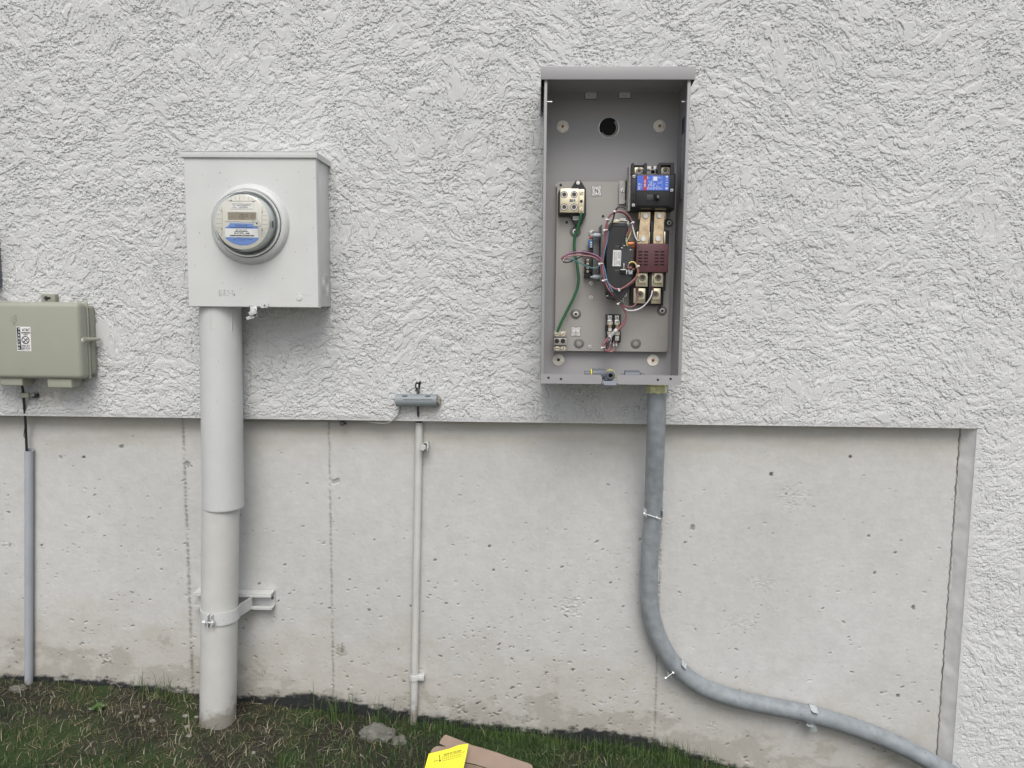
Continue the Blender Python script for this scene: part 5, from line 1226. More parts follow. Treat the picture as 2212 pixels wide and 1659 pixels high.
# relay module
g = G(); RF = -.112
g.prism(xz(ZN, [(1020, 790), (1245, 805), (1255, 930), (1260, 1050), (1300, 1400), (1300, 1600), (1245, 1700), (1165, 1820), (1000, 1790), (965, 1500), (960, 1200), (985, 900)], RF), RF, PN, bev=.0015)
g.prism(xz(ZC, [(865, 370), (1090, 370), (1085, 485), (860, 485)], -.09), -.09, PN, bev=.001)
rl_ = g.done('relay_module', M_black, ts)
g = G(); g.prism(xz(ZN, [(1165, 1055), (1290, 1060), (1300, 1420), (1160, 1420)], RF-.004), RF-.0035, RF, bev=.0008); g.prism(xz(ZN, [(1030, 800), (1225, 812), (1225, 845), (1180, 838), (1030, 838)], RF), RF-.002, RF)
g.done('relay_panel', M_blackm, rl_)
g = G(); x0, x1, z0, z1 = rect(ZG, 402, 1052, 610, 1455, RF-.0008); g.box(x0, x1, RF-.0012, RF+.0002, z0, z1, M=Matrix.Translation(((x0+x1)/2, 0, (z0+z1)/2)) @ Matrix.Rotation(R(1.2), 4, 'Y') @ Matrix.Translation((-(x0+x1)/2, 0, -(z0+z1)/2)))
q = g.done('relay_label', M_lgrey, rl_, smooth=False)
g = G(); Yt = RF-.0014
for (s_, a, b, c, d) in (('Part # 60012028', 432, 1100, 463, 1430), ('Type 208 Rev A', 472, 1100, 504, 1425), ('200A    AC240V', 520, 1100, 548, 1412), ('08/25    E220048', 563, 1100, 592, 1428)):
    x0, x1, z0, z1 = rect(ZG, a, b, c, d, Yt); g.text(s_, x0, x1, z0, z1, Yt, 90, True)
g.done('lettering', M_inkg, q, smooth=False)
g = G(); tx(g, ZG, 'UTILITY', 468, 938, 558, 975, RF-.0003, bold=True); tx(g, ZG, 'ON/OFF', 440, 1542, 560, 1575, RF-.0003, bold=True); g.done('lettering', M_inkg, rl_, smooth=False)
g = G()
for (a, b, c, d, Y) in ((400, 285, 600, 312, -.1), (580, 262, 720, 296, -.102), (600, 300, 770, 318, -.104), (768, 330, 802, 455, -.108), (700, 250, 722, 300, -.103)):
    x0, x1, z0, z1 = rect(ZG, a, b, c, d, Y); g.box(x0, x1, Y, Y+.02, z0, z1, .0006)
for (a, b, c, d, Y) in ((855, 484, 1085, 496, -.098), (1078, 422, 1092, 492, -.098), (1040, 512, 1052, 560, -.09), (985, 515, 1030, 545, -.09)):
    x0, x1, z0, z1 = rect(ZC, a, b, c, d, Y); g.box(x0, x1, Y, Y+.03, z0, z1, .0006)
for (a, b, c, d, Y) in ((597, 1532, 740, 1555, -.125), (738, 1560, 762, 1659, -.122), (672, 1385, 690, 1530, -.122), (668, 936, 725, 950, -.118), (615, 982, 643, 1008, -.118), (825, 1038, 865, 1055, -.116), (760, 604, 785, 632, -.113)):
    x0, x1, z0, z1 = rect(ZG, a, b, c, d, Y); g.box(x0, x1, Y, RF+.001, z0, z1, .0004)
g.each('relay_bracket', M_steel, rl_)
g = G(); x0, x1, z0, z1 = rect(ZG, 598, 1558, 738, 1640, RF); g.box(x0, x1, RF-.006, RF, z0, z1, .0005); g.done('relay_stop', M_black, rl_)
g = G(); p = ZG(765, 905, -.108); q = ZG(935, 895, -.108); g.cyl(p, q, .0085, n=20); p = ZG(765, 955, -.108); q = ZG(935, 960, -.108); g.cyl(p, q, .0055, n=20); g.done('coil', M_copper, rl_)
g = G(); p = ZG(800, 1500, -.115); q = ZG(870, 1505, -.115); g.cyl(p, q, .0055, n=14); g.cyl(ZG(880, 1535, -.115), ZG(950, 1535, -.115), .0032, n=12); g.done('coil', mat('brown part', (.20, .09, .07), .5), rl_)
g = G(); g.cyl(ZG(790, 1540, -.115), ZG(830, 1659, -.115), .0035, n=10); g.cyl(ZG(880, 1560, -.115), ZG(860, 1659, -.115), .0035, n=10); g.done('terminal_sleeve', M_clear, rl_)
# control board standing on edge, its brackets and parts
g = G(); x0, x1, z0, z1 = rect(ZN, 788, 905, 868, 1500, -.07); g.box(x0, x1, -.074, PN, z0, z1, .0006); x2, x3, z2, z3 = rect(ZN, 878, 830, 897, 1560, -.09); g.box(x2+.001, x2+.0030, -.118, PN, z2, z3)
cbrd = g.done('control_board', M_pcb, ts)
g = G(); x0, x1, z0, z1 = rect(ZN, 730, 900, 800, 960, PN-.001); g.box(x0, x1, PN-.002, PN, z0, z1, .0004); x0, x1, z0, z1 = rect(ZC, 650, 330, 760, 382, PN-.001); g.prism([(x0, z0+.006), (x0+.006, z0), (x1, z0), (x1, z1), (x0, z1)], PN-.002, PN); g.done('board_foot', M_pan, cbrd)
for (yy) in (962, 1510):
    g = G(); g.cyl(ZN(795, yy, -.09), ZN(885, yy, -.09), .0065, n=14); g.cyl(ZN(885, yy, -.09), ZN(922, yy, -.09), .005, .0012, n=12); g.cyl(ZN(752, yy, -.09), ZN(795, yy, -.09), .0015, .005, n=12); g.each('standoff', M_clear, cbrd)
g = G(); g.cyl(ZN(738, 992, -.06), ZN(780, 988, -.06), .0035, n=12); g.done('indicator', mat('red indicator', (.35, .02, .03), .35), cbrd)
g = G(); x0, x1, z0, z1 = rect(ZN, 726, 1018, 782, 1128, -.06); g.box(x0, x1, -.062, -.045, z0, z1, .0006); dip = g.done('dip_switch', mat('dip blue', (.05, .14, .32), .4), cbrd)
g = G()
for yy in (1058, 1086, 1112): x0, x1, z0, z1 = rect(ZN, 750, yy-10, 778, yy+10, -.0625); g.box(x0, x1, -.064, -.061, z0, z1, .0004)
g.each('dip_lever', M_white, dip)
g = G(); x0, x1, z0, z1 = rect(ZN, 680, 1262, 782, 1450, -.058); g.box(x0, x1, -.060, -.040, z0, z1, .0008); x0, x1, z0, z1 = rect(ZN, 672, 1435, 770, 1520, -.055); g.box(x0, x1, -.055, PN, z0, z1, .0008)
x0, x1, z0, z1 = rect(ZN, 645, 1162, 785, 1185, -.058); g.box(x0, x1, -.058, PN, z0, z1, .0008); tsb = g.done('terminal_strip', M_black, cbrd)
for yy in (1290, 1338, 1390, 1440): screw(tsb, ZN(717, yy, -.0602), .0038, 'cross', 'screw', M_brass, ang=.3)
# fuse block
FB = -.062
g = G(); g.prism(xz(ZH, [(950, 818), (1222, 820), (1222, 1095), (1205, 1100), (1205, 1130), (1225, 1135), (1220, 1332), (950, 1325), (955, 1130), (940, 1125), (942, 1020), (958, 1015)], FB+.01), FB+.012, PN, bev=.0008)
for a in (965, 1085, 1205): x0, x1, z0, z1 = rect(ZH, a-8, 830, a+8, 1320, FB+.002); g.box(x0, x1, FB+.002, FB+.013, z0, z1, .0006)
fbk = g.done('fuse_block', M_black, ts)
for a in (1022, 1153):
    g = G(); x0, x1, z0, z1 = rect(ZH, a-38, 842, a+38, 925, FB); g.box(x0, x1, FB+.004, FB+.012, z0, z1, .0006); x0, x1, z0, z1 = rect(ZH, a-44, 925, a+44, 950, FB); g.box(x0, x1, FB+.002, FB+.012, z0, z1, .0006)
    for (b, c) in ((955, 1010), (1138, 1200)): x0, x1, z0, z1 = rect(ZH, a-44, b, a-30, c, FB-.002); g.box(x0, x1, FB-.003, FB+.012, z0, z1, .0004); x0, x1, z0, z1 = rect(ZH, a+30, b, a+44, c, FB-.002); g.box(x0, x1, FB-.003, FB+.012, z0, z1, .0004)
    x0, x1, z0, z1 = rect(ZH, a-38, 1212, a+38, 1300, FB); g.box(x0, x1, FB+.004, FB+.012, z0, z1, .0006)
    g.done('fuse_clip', M_steel, fbk); screw(fbk, ZH(a-2, 878, FB+.004), .0060, 'cross', 'screw', M_steel, ang=.5)
    g = G(); g.cyl(ZH(a, 960, FB+.001), ZH(a, 1010, FB+.001), .0063, n=20); g.cyl(ZH(a, 1140, FB+.001), ZH(a, 1200, FB+.001), .0063, n=20); g.done('fuse_cap', M_brass, fbk)
    g = G(); g.cyl(ZH(a, 1010, FB+.001), ZH(a, 1075, FB+.001), .0055, n=20); g.cyl(ZH(a, 1115, FB+.001), ZH(a, 1140, FB+.001), .0055, n=20); g.mi = 1; g.cyl(ZH(a, 1072, FB+.001), ZH(a, 1118, FB+.001), .0057, n=20); g.done('fuse', [mat('fuse glass', (.30, .25, .18), .2) if 'fuse glass' not in MATS else MATS['fuse glass'], M_lgrey], fbk)
# wiring harness
wr = []
def wire(pts, m, r_=.0019, name='wire'):
    g = G(); g.tube(pts, r_, 8, 6); return g.done(name, m, ts)
def bundle(fn, pts, Y, offs, mats, r_=.0019):
    for (dx, dy), m in zip(offs, mats):
        wire([fn(a, b, (Y if not callable(Y) else Y(i)))+Vector((dx*math.cos(i*.9), dy, dx*.6*math.sin(i*.7))) for i, (a, b) in enumerate(pts)], m, r_)
WY = -.122
trunk = [(1075, 655), (1010, 700), (975, 790), (960, 890), (945, 1050), (925, 1180), (905, 1300), (905, 1400), (925, 1500), (950, 1600)]
bundle(ZN, trunk, WY, ((-.003, .001), (.0005, -.002), (.003, .001), (-.001, .003)), (M_pink, M_dpink, M_pink, M_wwire), .0021)
wire([ZN(a, b, WY) for a, b in ((1225, 610), (1150, 580), (1105, 605), (1072, 670), (1050, 760), (1010, 850), (985, 895))], M_bwire, .0024)
wire([ZN(a, b, WY+.003) for a, b in ((1072, 660), (1030, 690), (1000, 750), (975, 830))], M_wwire, .0024)
wire([ZN(a, b, WY) for a, b in ((990, 900), (975, 1040), (945, 1160), (920, 1300))], M_blwire, .0014)
wire([ZG(a, b, -.128) for a, b in ((455, 95), (560, 70), (700, 110), (810, 210), (870, 320), (893, 410), (860, 500), (800, 600), (745, 700))], M_dpink, .0030)
wire([ZG(a, b, -.126) for a, b in ((445, 105), (550, 90), (690, 130), (790, 225), (850, 330), (880, 400), (900, 490), (940, 620), (985, 760), (1030, 815), (1075, 850))], M_bwire, .0022)
wire([ZG(a, b, -.130) for a, b in ((888, 400), (900, 480), (930, 590), (962, 700), (1000, 785), (1040, 820))], M_wwire, .0020)
wire([ZG(a, b, -.126) for a, b in ((870, 520), (840, 640), (790, 760), (750, 850), (755, 920), (780, 945))], M_ywire, .0015)
wire([ZG(a, b, -.126) for a, b in ((850, 540), (770, 680), (740, 760), (735, 830), (760, 880))], M_clear, .0018)
wire([ZG(a, b, -.118) for a, b in ((390, 365), (450, 345), (520, 330), (600, 305))], M_ywire, .0015); wire([ZG(a, b, -.116) for a, b in ((370, 350), (440, 325), (510, 315), (560, 300))], M_wwire, .0020)
# side loop to the left
loop = [(905, 1300), (850, 1245), (760, 1205), (650, 1185), (540, 1190), (450, 1215), (392, 1255), (388, 1282), (412, 1290)]
bundle(ZN, loop, lambda i: -.118+.002*i, ((0, .0), (.0022, -.002), (-.0022, .0015)), (M_pink, M_purple, M_dpink), .0021)
wire([ZN(a, b, -.114) for a, b in ((890, 1310), (800, 1250), (700, 1230), (560, 1222), (460, 1240), (405, 1285))], M_pink, .0021)
wire([ZN(a, b, -.110) for a, b in ((890, 1345), (850, 1380), (780, 1388), (700, 1365), (610, 1320), (520, 1280), (430, 1272), (400, 1280))], M_teal, .0016)
wire([ZN(a, b, -.108) for a, b in ((885, 1335), (830, 1395), (740, 1385), (650, 1350), (560, 1300), (480, 1275), (410, 1275))], M_wwire, .0013)
wire([ZN(a, b, -.104) for a, b in ((395, 1270), (400, 1310), (450, 1318), (520, 1295), (600, 1255), (660, 1230))], M_blackm, .0020)
wire([ZN(a, b, -.106) for a, b in ((885, 1325), (860, 1290), (800, 1260), (720, 1245))], M_teal, .0014)
# lower trunk
t2 = [(800, 110), (815, 200), (830, 290), (860, 380), (900, 440), (950, 500), (1000, 560), (1035, 610), (1065, 660), (1085, 720), (1060, 800), (1000, 870), (930, 925), (870, 985), (825, 1050), (815, 1095), (840, 1125), (890, 1142)]
def Yl(i): return (-.122, -.122, -.122, -.120, -.118, -.112, -.104, -.096, -.09, -.086, -.084, -.084, -.084, -.082, -.08, -.078, -.074, -.07)[i]
bundle(ZC, t2, Yl, ((0, -.002), (.0026, .001), (-.0024, .001)), (M_pink, M_dpink, M_pink), .0021)
wire([ZC(a, b, -.124) for a, b in ((812, 110), (835, 190), (852, 280), (880, 360), (925, 440))], M_blwire, .0019); wire([ZC(a, b, -.118) for a, b in ((885, 365), (930, 450), (990, 530), (1050, 590))], M_bwire, .0026)
wire([ZC(a, b, -.122) for a, b in ((838, 300), (880, 350), (940, 400), (1000, 412), (1070, 380), (1150, 320), (1205, 260), (1225, 200), (1218, 150), (1185, 110), (1145, 92), (1110, 125), (1105, 165))], M_pink, .0022)
wire([ZC(a, b, -.118) for a, b in ((1010, 415), (1100, 375), (1180, 310), (1215, 245), (1222, 180), (1200, 125), (1160, 100), (1125, 115))], M_dpink, .0026)
wire([ZC(a, b, -.124) for a, b in ((1215, 170), (1190, 110), (1150, 92), (1115, 108))], M_ywire, .0020); wire([ZC(a, b, -.122) for a, b in ((1222, 260), (1222, 210), (1210, 150))], M_ywire, .0015)
wire([ZC(a, b, -.110) for a, b in ((985, 418), (955, 440), (960, 462), (995, 470))], M_ywire, .0020)
wire([ZC(a, b, Y) for a, b, Y in ((1030, 590, -.10), (1080, 615, -.096), (1140, 618, -.094), (1190, 590, -.092), (1213, 540, -.09), (1212, 480, -.088), (1205, 410, -.085))], M_dpink, .0022)
wire([ZC(a, b, Y) for a, b, Y in ((1070, 640, -.096), (1110, 660, -.094), (1190, 655, -.092), (1270, 620, -.092), (1340, 550, -.092), (1378, 480, -.09), (1390, 410, -.085))], M_wwire, .0020)
for k, (ex, ey) in enumerate(((865, 1020), (898, 1040), (935, 1065), (965, 1065))):
    wire([ZC(820+k*6, 1095+k*6, -.076), ZC(850+k*14, 1125+k*5, -.074), ZC(ex-10, ey+60, -.072), ZC(ex, ey, -.070), ZC(ex+4, ey-50, -.066)], (M_bwire, M_pink, M_pink, M_dpink)[k], .0018)
    g = G(); g.cyl(ZC(ex, ey+12, -.071), ZC(ex+3, ey-18, -.0685), .0027, n=10); g.done('crimp', M_clear, ts)
g = G(); g.cyl(ZC(968, 885, -.089), ZC(892, 965, -.087), .0056, n=14); g.each('wire_marker', M_clear, ts); g = G(); g.cyl(ZC(974, 879, -.089), ZC(950, 903, -.089), .0058, n=14); g.cyl(ZC(908, 948, -.087), ZC(890, 968, -.087), .0058, n=14); g.each('wire_marker', M_wwire, ts)
def tie(fn, a, b, c, d, Y, r_=.0042):
    g = G(); p = fn(a, b, Y-.003); q = fn(c, d, Y-.003); g.tube([p+Vector((0, .004, 0)), (p*2+q)/3+Vector((0, -.004, 0)), (p+q*2)/3+Vector((0, -.004, 0)), q+Vector((0, .004, 0))], .0016, 6, 4)
    g.box(p.x-.003, p.x+.003, p.y-.004, p.y+.002, p.z-.0025, p.z+.0025, .0008); g.done('cable_tie', M_nylon, ts)
tie(ZG, 180, 555, 275, 540, -.125); tie(ZG, 910, 355, 835, 392, -.130); tie(ZG, 60, 1395, 165, 1385, -.126); tie(ZG, 1045, 1450, 985, 1485, -.126); tie(ZG, 240, 282, 330, 300, -.12); tie(ZG, 440, 80, 470, 108, -.126)
tie(ZC, 810, 312, 858, 298, -.126); tie(ZC, 1000, 425, 990, 402, -.126); tie(ZC, 985, 582, 1025, 552, -.11); tie(ZC, 800, 1092, 838, 1085, -.08); tie(ZN, 402, 1290, 425, 1245, -.104)
for (a, b) in ((1210, 410), (1388, 408)):
    g = G(); p = ZC(a, b, -.084); g.cyl(p+Vector((0, 0, .008)), p-Vector((0, 0, .012)), .0042, n=10); g.done('terminal_sleeve', MATS['maroon plastic'], ts)

# fittings lying loose on the enclosure floor
def fitting(name, label, body):
    t = thing(name, label, 'conduit fitting', body, 'loose grey fittings on the enclosure floor'); return t
fl = AZ0+.002
f1 = thing('conduit_fitting', 'loose grey fitting with a yellow ring, leftmost on the enclosure floor', 'conduit fitting', (ZC(740, 1380, -.12).x, -.12, fl), 'loose grey fittings on the enclosure floor')
g = G(); a = ZC(685, 1368, -.12); b = ZC(858, 1378, -.12); a.z = b.z = fl+.0165+.006; 
g.lathe(a, [(.010, 0), (.0165, .001), (.0165, b.x-a.x-.006), (.013, b.x-a.x)], 28, axis='X'); g.tube([b-Vector((.004, 0, 0)), b+Vector((.004, -.004, -.004)), b+Vector((.003, -.012, -.02))], .012, 16, 4); g.done('body', M_fit, f1)
g = G(); g.lathe(a-Vector((.022, 0, 0)), [(.006, .002), (.0095, 0), (.0095, .022)], 20, axis='X'); g.mi = 1; g.lathe(a-Vector((.0215, 0, 0)), [(.0001, .004), (.006, .003)], 16, axis='X'); g.done('nipple', [M_fit, M_hole], f1)
g = G(); g.lathe(a-Vector((.004, 0, 0)), [(.0095, 0), (.014, .0005), (.0145, .003), (.0095, .0035)], 28, axis='X'); g.done('sealing_ring', M_yellow, f1)
f2 = thing('conduit_fitting', 'loose grey fitting with yellow ring facing out in the lip notch', 'conduit fitting', (ZC(905, 1420, -.14).x, -.14, fl), 'loose grey fittings on the enclosure floor')
c = ZC(900, 1418, -.145); c.z = max(c.z, fl+.016)
g = G(); g.lathe(c, [(.006, .004), (.0072, -.004), (.0105, -.004), (.0108, .010), (.015, .012), (.015, .026), (.013, .045), (.0001, .046)], 8); g.done('body', M_fit, f2)
g = G(); g.lathe(c, [(.0001, .003), (.0064, .003)], 16); g.done('bore', M_hole, f2)
g = G(); g.lathe(c, [(.0155, .0125), (.0165, .014), (.0165, .017), (.0152, .019)], 28); g.done('sealing_ring', M_yellow, f2)
f3 = thing('conduit_fitting', 'loose grey fitting lying sideways, rightmost on the enclosure floor', 'conduit fitting', (ZC(1170, 1370, -.11).x, -.11, fl), 'loose grey fittings on the enclosure floor')
a = ZC(1062, 1375, -.10); b = ZC(1250, 1372, -.10); a.z = b.z = fl+.0165
g = G(); w = b.x-a.x; g.lathe(a, [(.0001, -.012), (.006, -.012), (.0065, 0), (.0165, .001), (.0165, w-.004), (.012, w), (.0085, w), (.0085, w+.010), (.006, w+.010)], 24, axis='X'); g.done('body', M_fit, f3)
g = G(); g.lathe(b+Vector((.0095, 0, 0)), [(.0001, 0), (.0065, 0)], 16, axis='X'); g.done('bore', M_hole, f3)

# ================================================================== BENT CONDUIT AND ITS CLAMPS
CR = .0283
yy = lambda k: k
P = [(ZQ(237, 110, -.100)), (ZQ(235, 300, -.098)), (ZQ(232, 560, -.088)), ZQ(222, 800, -.070), ZQ(212, 1050, -.050), ZQ(205, 1300, -.034), ZQ(197, 1500, -.022), at(1405, 1180, -.012), at(1402.5, 1240, -.006), at(1403.5, 1300, -.002), at(1410, 1338, .0), at(1425, 1383, .003),
     at(1447, 1422, .006), at(1480, 1458, .008), at(1525, 1487, .010), at(1585, 1508, .011), at(1646, 1521.5, .012), at(1700, 1532, .012), at(1753, 1543.5, .012), at(1830, 1566, .010), at(1902, 1592, .004), at(1962, 1619, -.008), at(2014, 1648, -.02), at(2080, 1686, -.035), at(2160, 1740, -.05), at(2250, 1810, -.06)]
bc = thing('bent_conduit', 'blue-grey flexible conduit curving from the open enclosure to the lower right', 'conduit', P[0])
g = G()
# corrugation shows through the jacket: shallow rings
Q = []
for i in range(len(P)-1):
    a = P[max(i-1, 0)]; b = P[i]; c = P[i+1]; d = P[min(i+2, len(P)-1)]
    for k in range(14):
        t = k/14; Q.append(.5*((2*b)+(c-a)*t+(2*a-5*b+4*c-d)*t*t+(3*b-a-3*c+d)*t**3))
L_ = [0]
for i in range(1, len(Q)): L_.append(L_[-1]+(Q[i]-Q[i-1]).length)
tot = L_[-1]; ns = int(tot/.00275); R_ = []
Qn = np.array([q[:] for q in Q]); Ln = np.array(L_); ss = np.linspace(0, tot, ns)
R_ = np.stack([np.interp(ss, Ln, Qn[:, k]) for k in range(3)], 1)
n = 44; vs = []; nrm = Vector((1, 0, 0))
for i in range(ns):
    T = Vector(R_[min(i+1, ns-1)]-R_[max(i-1, 0)]).normalized(); nrm = (nrm-T*nrm.dot(T)).normalized(); bn = T.cross(nrm); s_ = ss[i]/tot
    for k in range(n):
        a = 2*math.pi*k/n; amp = (.00030 if s_ < .55 else .00008)*(.5+.5*float(math.sin(i*.37+k*.2)))
        rr = CR+amp*(1 if (i % 3 == 0) else 0)*-1; vs.append(Vector(R_[i])+nrm*math.cos(a)*rr+bn*math.sin(a)*rr)
g.add(vs, [(i*n+k, i*n+(k+1) % n, (i+1)*n+(k+1) % n, (i+1)*n+k) for i in range(ns-1) for k in range(n)])
g.done('jacket', M_lfmc, bc, ang=60)
nt = P[0]
x0, x1, z0, z1 = rect(ZQ, 132, 108, 356, 193, -.115)
g = G(); r_ = (x1-x0)/2; cxn = (x0+x1)/2
g.lathe((cxn, -.100, (z0+z1)/2), [(.02, (z1-z0)/2-.001), (r_*.93, (z1-z0)/2), (r_*1.02, (z1-z0)/2-.002), (r_*1.02, -(z1-z0)/2+.003), (r_*.95, -(z1-z0)/2), (.02, -(z1-z0)/2)], 8, axis='Z')
g.lathe((cxn, -.100, z1), [(r_*.9, -.002), (r_*.9, .006), (.01, .006)], 32, axis='Z')
g.done('hex_fitting', M_yzinc, bc, ang=20)
def hanger(i_c, label, open_ang, half=.0115, bolt='across', name='conduit_clamp', ears=.014, span=2.2):
    """open strap clamp hugging the conduit; open_ang is where its mouth points, measured round the pipe from straight at the viewer"""
    c = Vector(R_[i_c]); T = Vector(R_[min(i_c+2, ns-1)]-R_[i_c-2]).normalized()
    f = Vector((0, -1, 0)); f = (f-T*f.dot(T)).normalized(); s_ = T.cross(f)
    dirv = lambda a: f*math.cos(a)+s_*math.sin(a)
    t = thing(name, label, 'clamp', c, 'steel clamps on the bent conduit')
    g = G(); vs = []; k = 40; pts = []
    a0 = open_ang+span/2; a1 = open_ang+2*math.pi-span/2
    e0 = c+dirv(a0)*(CR+.0022); e1 = c+dirv(a1)*(CR+.0022); od = dirv(open_ang)
    pts.append(e0+od*ears*1.15)
    pts.append(e0+od*ears*.6)
    for j in range(k+1):
        a = a0+(a1-a0)*j/k; pts.append(c+dirv(a)*(CR+.0018))
    pts.append(e1+od*ears*.6); pts.append(e1+od*ears*1.15)
    m_ = len(pts)
    for j, q in enumerate(pts):
        tt = (pts[min(j+1, m_-1)]-pts[max(j-1, 0)]).normalized(); nn = T.cross(tt).normalized()
        hf = half*(.75 if j in (0, m_-1) else 1)
        for (o_, w) in ((-.0007, -hf), (.0007, -hf), (.0007, hf), (-.0007, hf)): vs.append(q+nn*o_+T*w)
    g.add(vs, [(4*j+q, 4*j+(q+1) % 4, 4*(j+1)+(q+1) % 4, 4*(j+1)+q) for j in range(m_-1) for q in range(4)]+[(0, 1, 2, 3), (4*m_-4, 4*m_-3, 4*m_-2, 4*m_-1)])
    g.done('strap', M_galv, t); return t, e0+od*ears*.8, e1+od*ears*.8, T, od
def near_i(px, py, Y):
    q = at(px, py, Y); return int(np.argmin(((R_-np.array(q[:]))**2).sum(1)))
t, e0, e1, T, od = hanger(near_i(1408, 1103, -.022), 'upright steel clamp with slack bolt, topmost on the bent conduit', 0, span=2.0)
lft, rgt = (e0, e1) if e0.x < e1.x else (e1, e0)
g = G(); st0 = lft+Vector((-.006, 0, .002)); st1 = lft+(rgt-lft)*.86+Vector((0, -.004, -.013)); g.cyl(st0, st1, .0017, n=8); d_ = (st1-st0).normalized(); g.cyl(st0-d_*.003, st0, .0048, n=14); g.cyl(st0+(st1-st0)*.72, st0+(st1-st0)*.72+d_*.004, .0040, n=6); g.done('bolt', M_steel, t)
t, e0, e1, T, od = hanger(near_i(1462, 1440, .007), 'middle steel clamp on the bend, long bolt sticking out lower left', .25, span=2.5)
lo, hi = (e0, e1) if e0.x < e1.x else (e1, e0)
g = G(); b0_ = ZV(408, 1448, lo.y-.004); b1_ = ZV(336, 1500, lo.y-.016); g.cyl(b0_, b1_, .0020, n=8); d_ = (b1_-b0_).normalized(); g.cyl(b1_, b1_+d_*.004, .0052, n=14); g.cyl(b0_+d_*.006, b0_+d_*.011, .0055, n=6); g.done('bolt', M_steel, t)
t, e0, e1, T, od = hanger(near_i(1750, 1541, .012), 'lowest steel clamp on the bent conduit with its lower tab hanging free', .1, span=2.1)
lo = e0 if e0.z < e1.z else e1
g = G(); pts = xz(ZR, [(378, 752), (452, 752), (468, 808), (460, 816), (408, 815)], lo.y+.012); g.prism(pts, lo.y+.011, lo.y+.0125, bev=.0003); g.done('tab', M_galv, t)

# ================================================================== CARDBOARD AND YELLOW CARD
cbx = thing('cardboard_box', 'torn brown cardboard box in the grass at the bottom edge', 'cardboard box', (.0, -.36, -.09))
def hit(a, b, P0, N):
    """where the sight line of a zoomed-photo pixel meets a tilted board"""
    px, py = (1650+a*.22604)/1.82278, (2860+b*.22604)/1.82278
    d = Vector(_F*F_PX+_r*(px-1106)-_u*(py-829.5)); c = Vector(_C); return c+d*((P0-c).dot(N)/d.dot(N))
def board(pts, th, m, name, parent, bend=0):
    b2 = bmesh.new(); f_ = b2.faces.new([b2.verts.new(q) for q in pts]); r_ = bmesh.ops.extrude_face_region(b2, geom=[f_])
    for e in r_['geom']:
        if isinstance(e, bmesh.types.BMVert): e.co += th
    bmesh.ops.triangulate(b2, faces=[q for q in b2.faces if len(q.verts) > 4]); g = G(); g.bm(b2); return g.done(name, m, parent, smooth=False)
PC = ZP(470, 143, -.27); NC = Vector((.05, -.75, .62)).normalized()
top = [(470, 143), (520, 165), (700, 232), (860, 303), (930, 330), (1090, 372), (1260, 425), (1400, 470), (1560, 530), (1680, 568), (1760, 595), (1880, 632), (1930, 655), (1965, 675), (1978, 705), (1985, 760)]
lf = [(435, 160), (400, 205), (365, 255), (357, 300), (400, 318), (455, 340), (456, 358), (400, 350), (350, 343), (305, 345), (250, 375), (215, 415), (203, 450)]
fold = [(1240, 760), (1180, 722), (1080, 690), (980, 660), (880, 636), (800, 625), (600, 640), (400, 660), (190, 690)]
O = [hit(x, y_, PC, NC) for x, y_ in top+fold+lf[::-1]]
board(O, Vector((.0005, .004, -.004)), M_card, 'flap', cbx)
F2 = [hit(x, y_, PC, NC)+Vector((0, -.0004, -.0030)) for x, y_ in ((1985, 770), (1240, 766), (1080, 698), (800, 633), (400, 668), (190, 700))]
lowz = gh(0, -.35)-.02
board(F2+[Vector((F2[-1].x, F2[-1].y+.012, lowz)), Vector((F2[0].x, F2[0].y+.012, lowz))], Vector((0, .004, 0)), M_card, 'side_panel', cbx)
g = G(); g.box(min(q.x for q in F2)+.01, max(q.x for q in F2)-.01, max(q.y for q in F2)+.02, max(q.y for q in F2)+.14, lowz, lowz+.02, .002); g.done('bottom_panel', M_card, cbx)
yc = thing('yellow_card', 'bright yellow proof of purchase card leaning on the cardboard', 'card', ZP(480, 720, -.36))
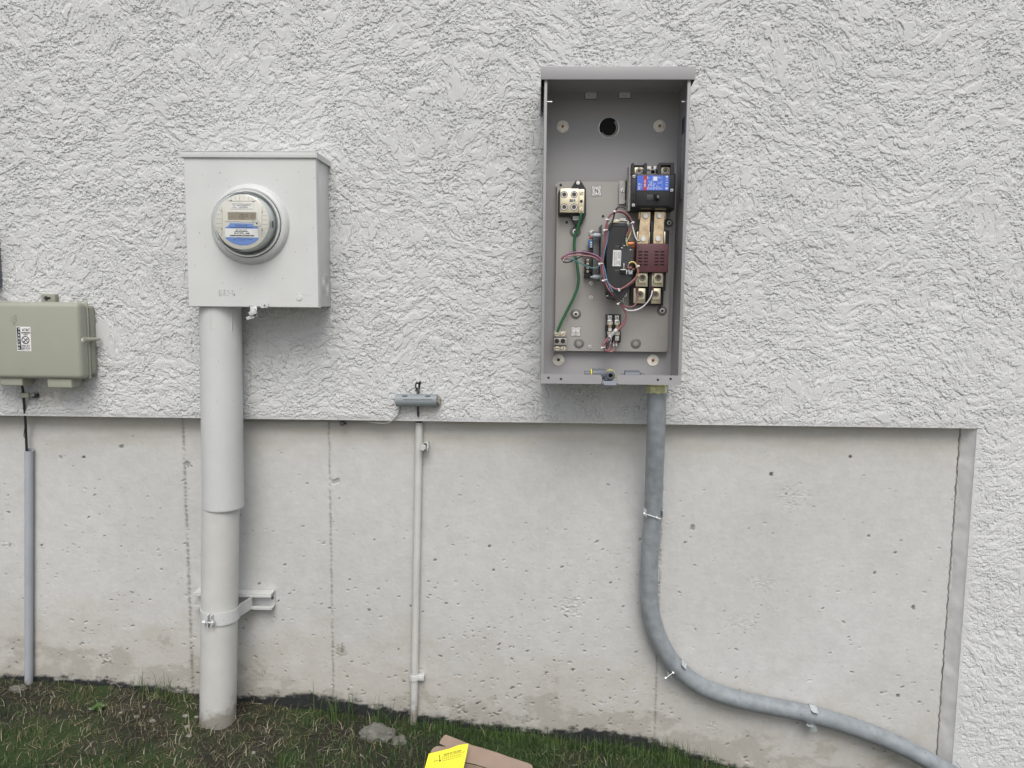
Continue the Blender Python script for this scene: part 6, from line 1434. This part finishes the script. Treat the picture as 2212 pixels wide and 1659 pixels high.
PY_ = hit(480, 400, PC, NC)+Vector((0, -.035, .0)); NY = Vector((-.10, -.80, .52)).normalized()
O2 = [hit(x, y_, PY_, NY) for x, y_ in ((170, 475), (285, 448), (400, 420), (530, 385), (600, 360), (690, 325), (780, 312), (862, 299), (820, 520), (775, 726), (735, 900), (30, 960), (100, 726))]
board(O2, Vector((0, .0012, -.0006)), M_yellow, 'sheet', yc)
# printing lies in the card's own plane
g = G()
ta, tb_, td = O2[0], O2[7], O2[12]
O_ = ta; U = (tb_-O_).normalized(); Nn = U.cross(td-O_).normalized(); V = Nn.cross(U); W_ = (tb_-O_).length
if Nn.y > 0: Nn = -Nn
V = Vector(V); V = V if V.z > 0 else -V
def card_text(s_, a, b, c, d, bold=True):
    v, f = text_mesh(s_, bold); xs_ = [q[0] for q in v]; ys_ = [q[1] for q in v]; x0, x1, y0, y1 = min(xs_), max(xs_), min(ys_), max(ys_)
    g.add([O_+U*(a+(q[0]-x0)/(x1-x0)*(c-a))+V*(-d+(q[1]-y0)/(y1-y0)*(d-b))+Nn*.0009 for q in v], f)
def card_line(a, b, c, d, t=.0008):
    p_ = O_+U*a-V*b+Nn*.0009; q_ = O_+U*c-V*d+Nn*.0009; dd = (q_-p_).normalized(); kk = Nn.cross(dd)*t/2; g.add([p_+kk, p_-kk, q_-kk, q_+kk], [(0, 1, 2, 3)])
S_ = W_/700
card_text('PROOF OF PURCHASE', 255*S_, 62*S_, 560*S_, 88*S_); card_text('2120', 565*S_, 100*S_, 610*S_, 118*S_)
for k in range(10): card_line((225+k*36)*S_, 98*S_, (215+k*36)*S_, 165*S_, .0006)
for k in range(3): card_line((222-k*3)*S_, (98+k*33)*S_, (548-k*4)*S_, (98+k*33)*S_, .0006)
card_text('CENTRE', 60*S_, 128*S_, 135*S_, 145*S_); card_line(150*S_, 150*S_, 190*S_, 150*S_, .003); card_line(178*S_, 60*S_, 172*S_, 140*S_, .0022)
g.done('lettering', mat('printed olive ink', (.07, .06, .01), .6), yc, smooth=False)
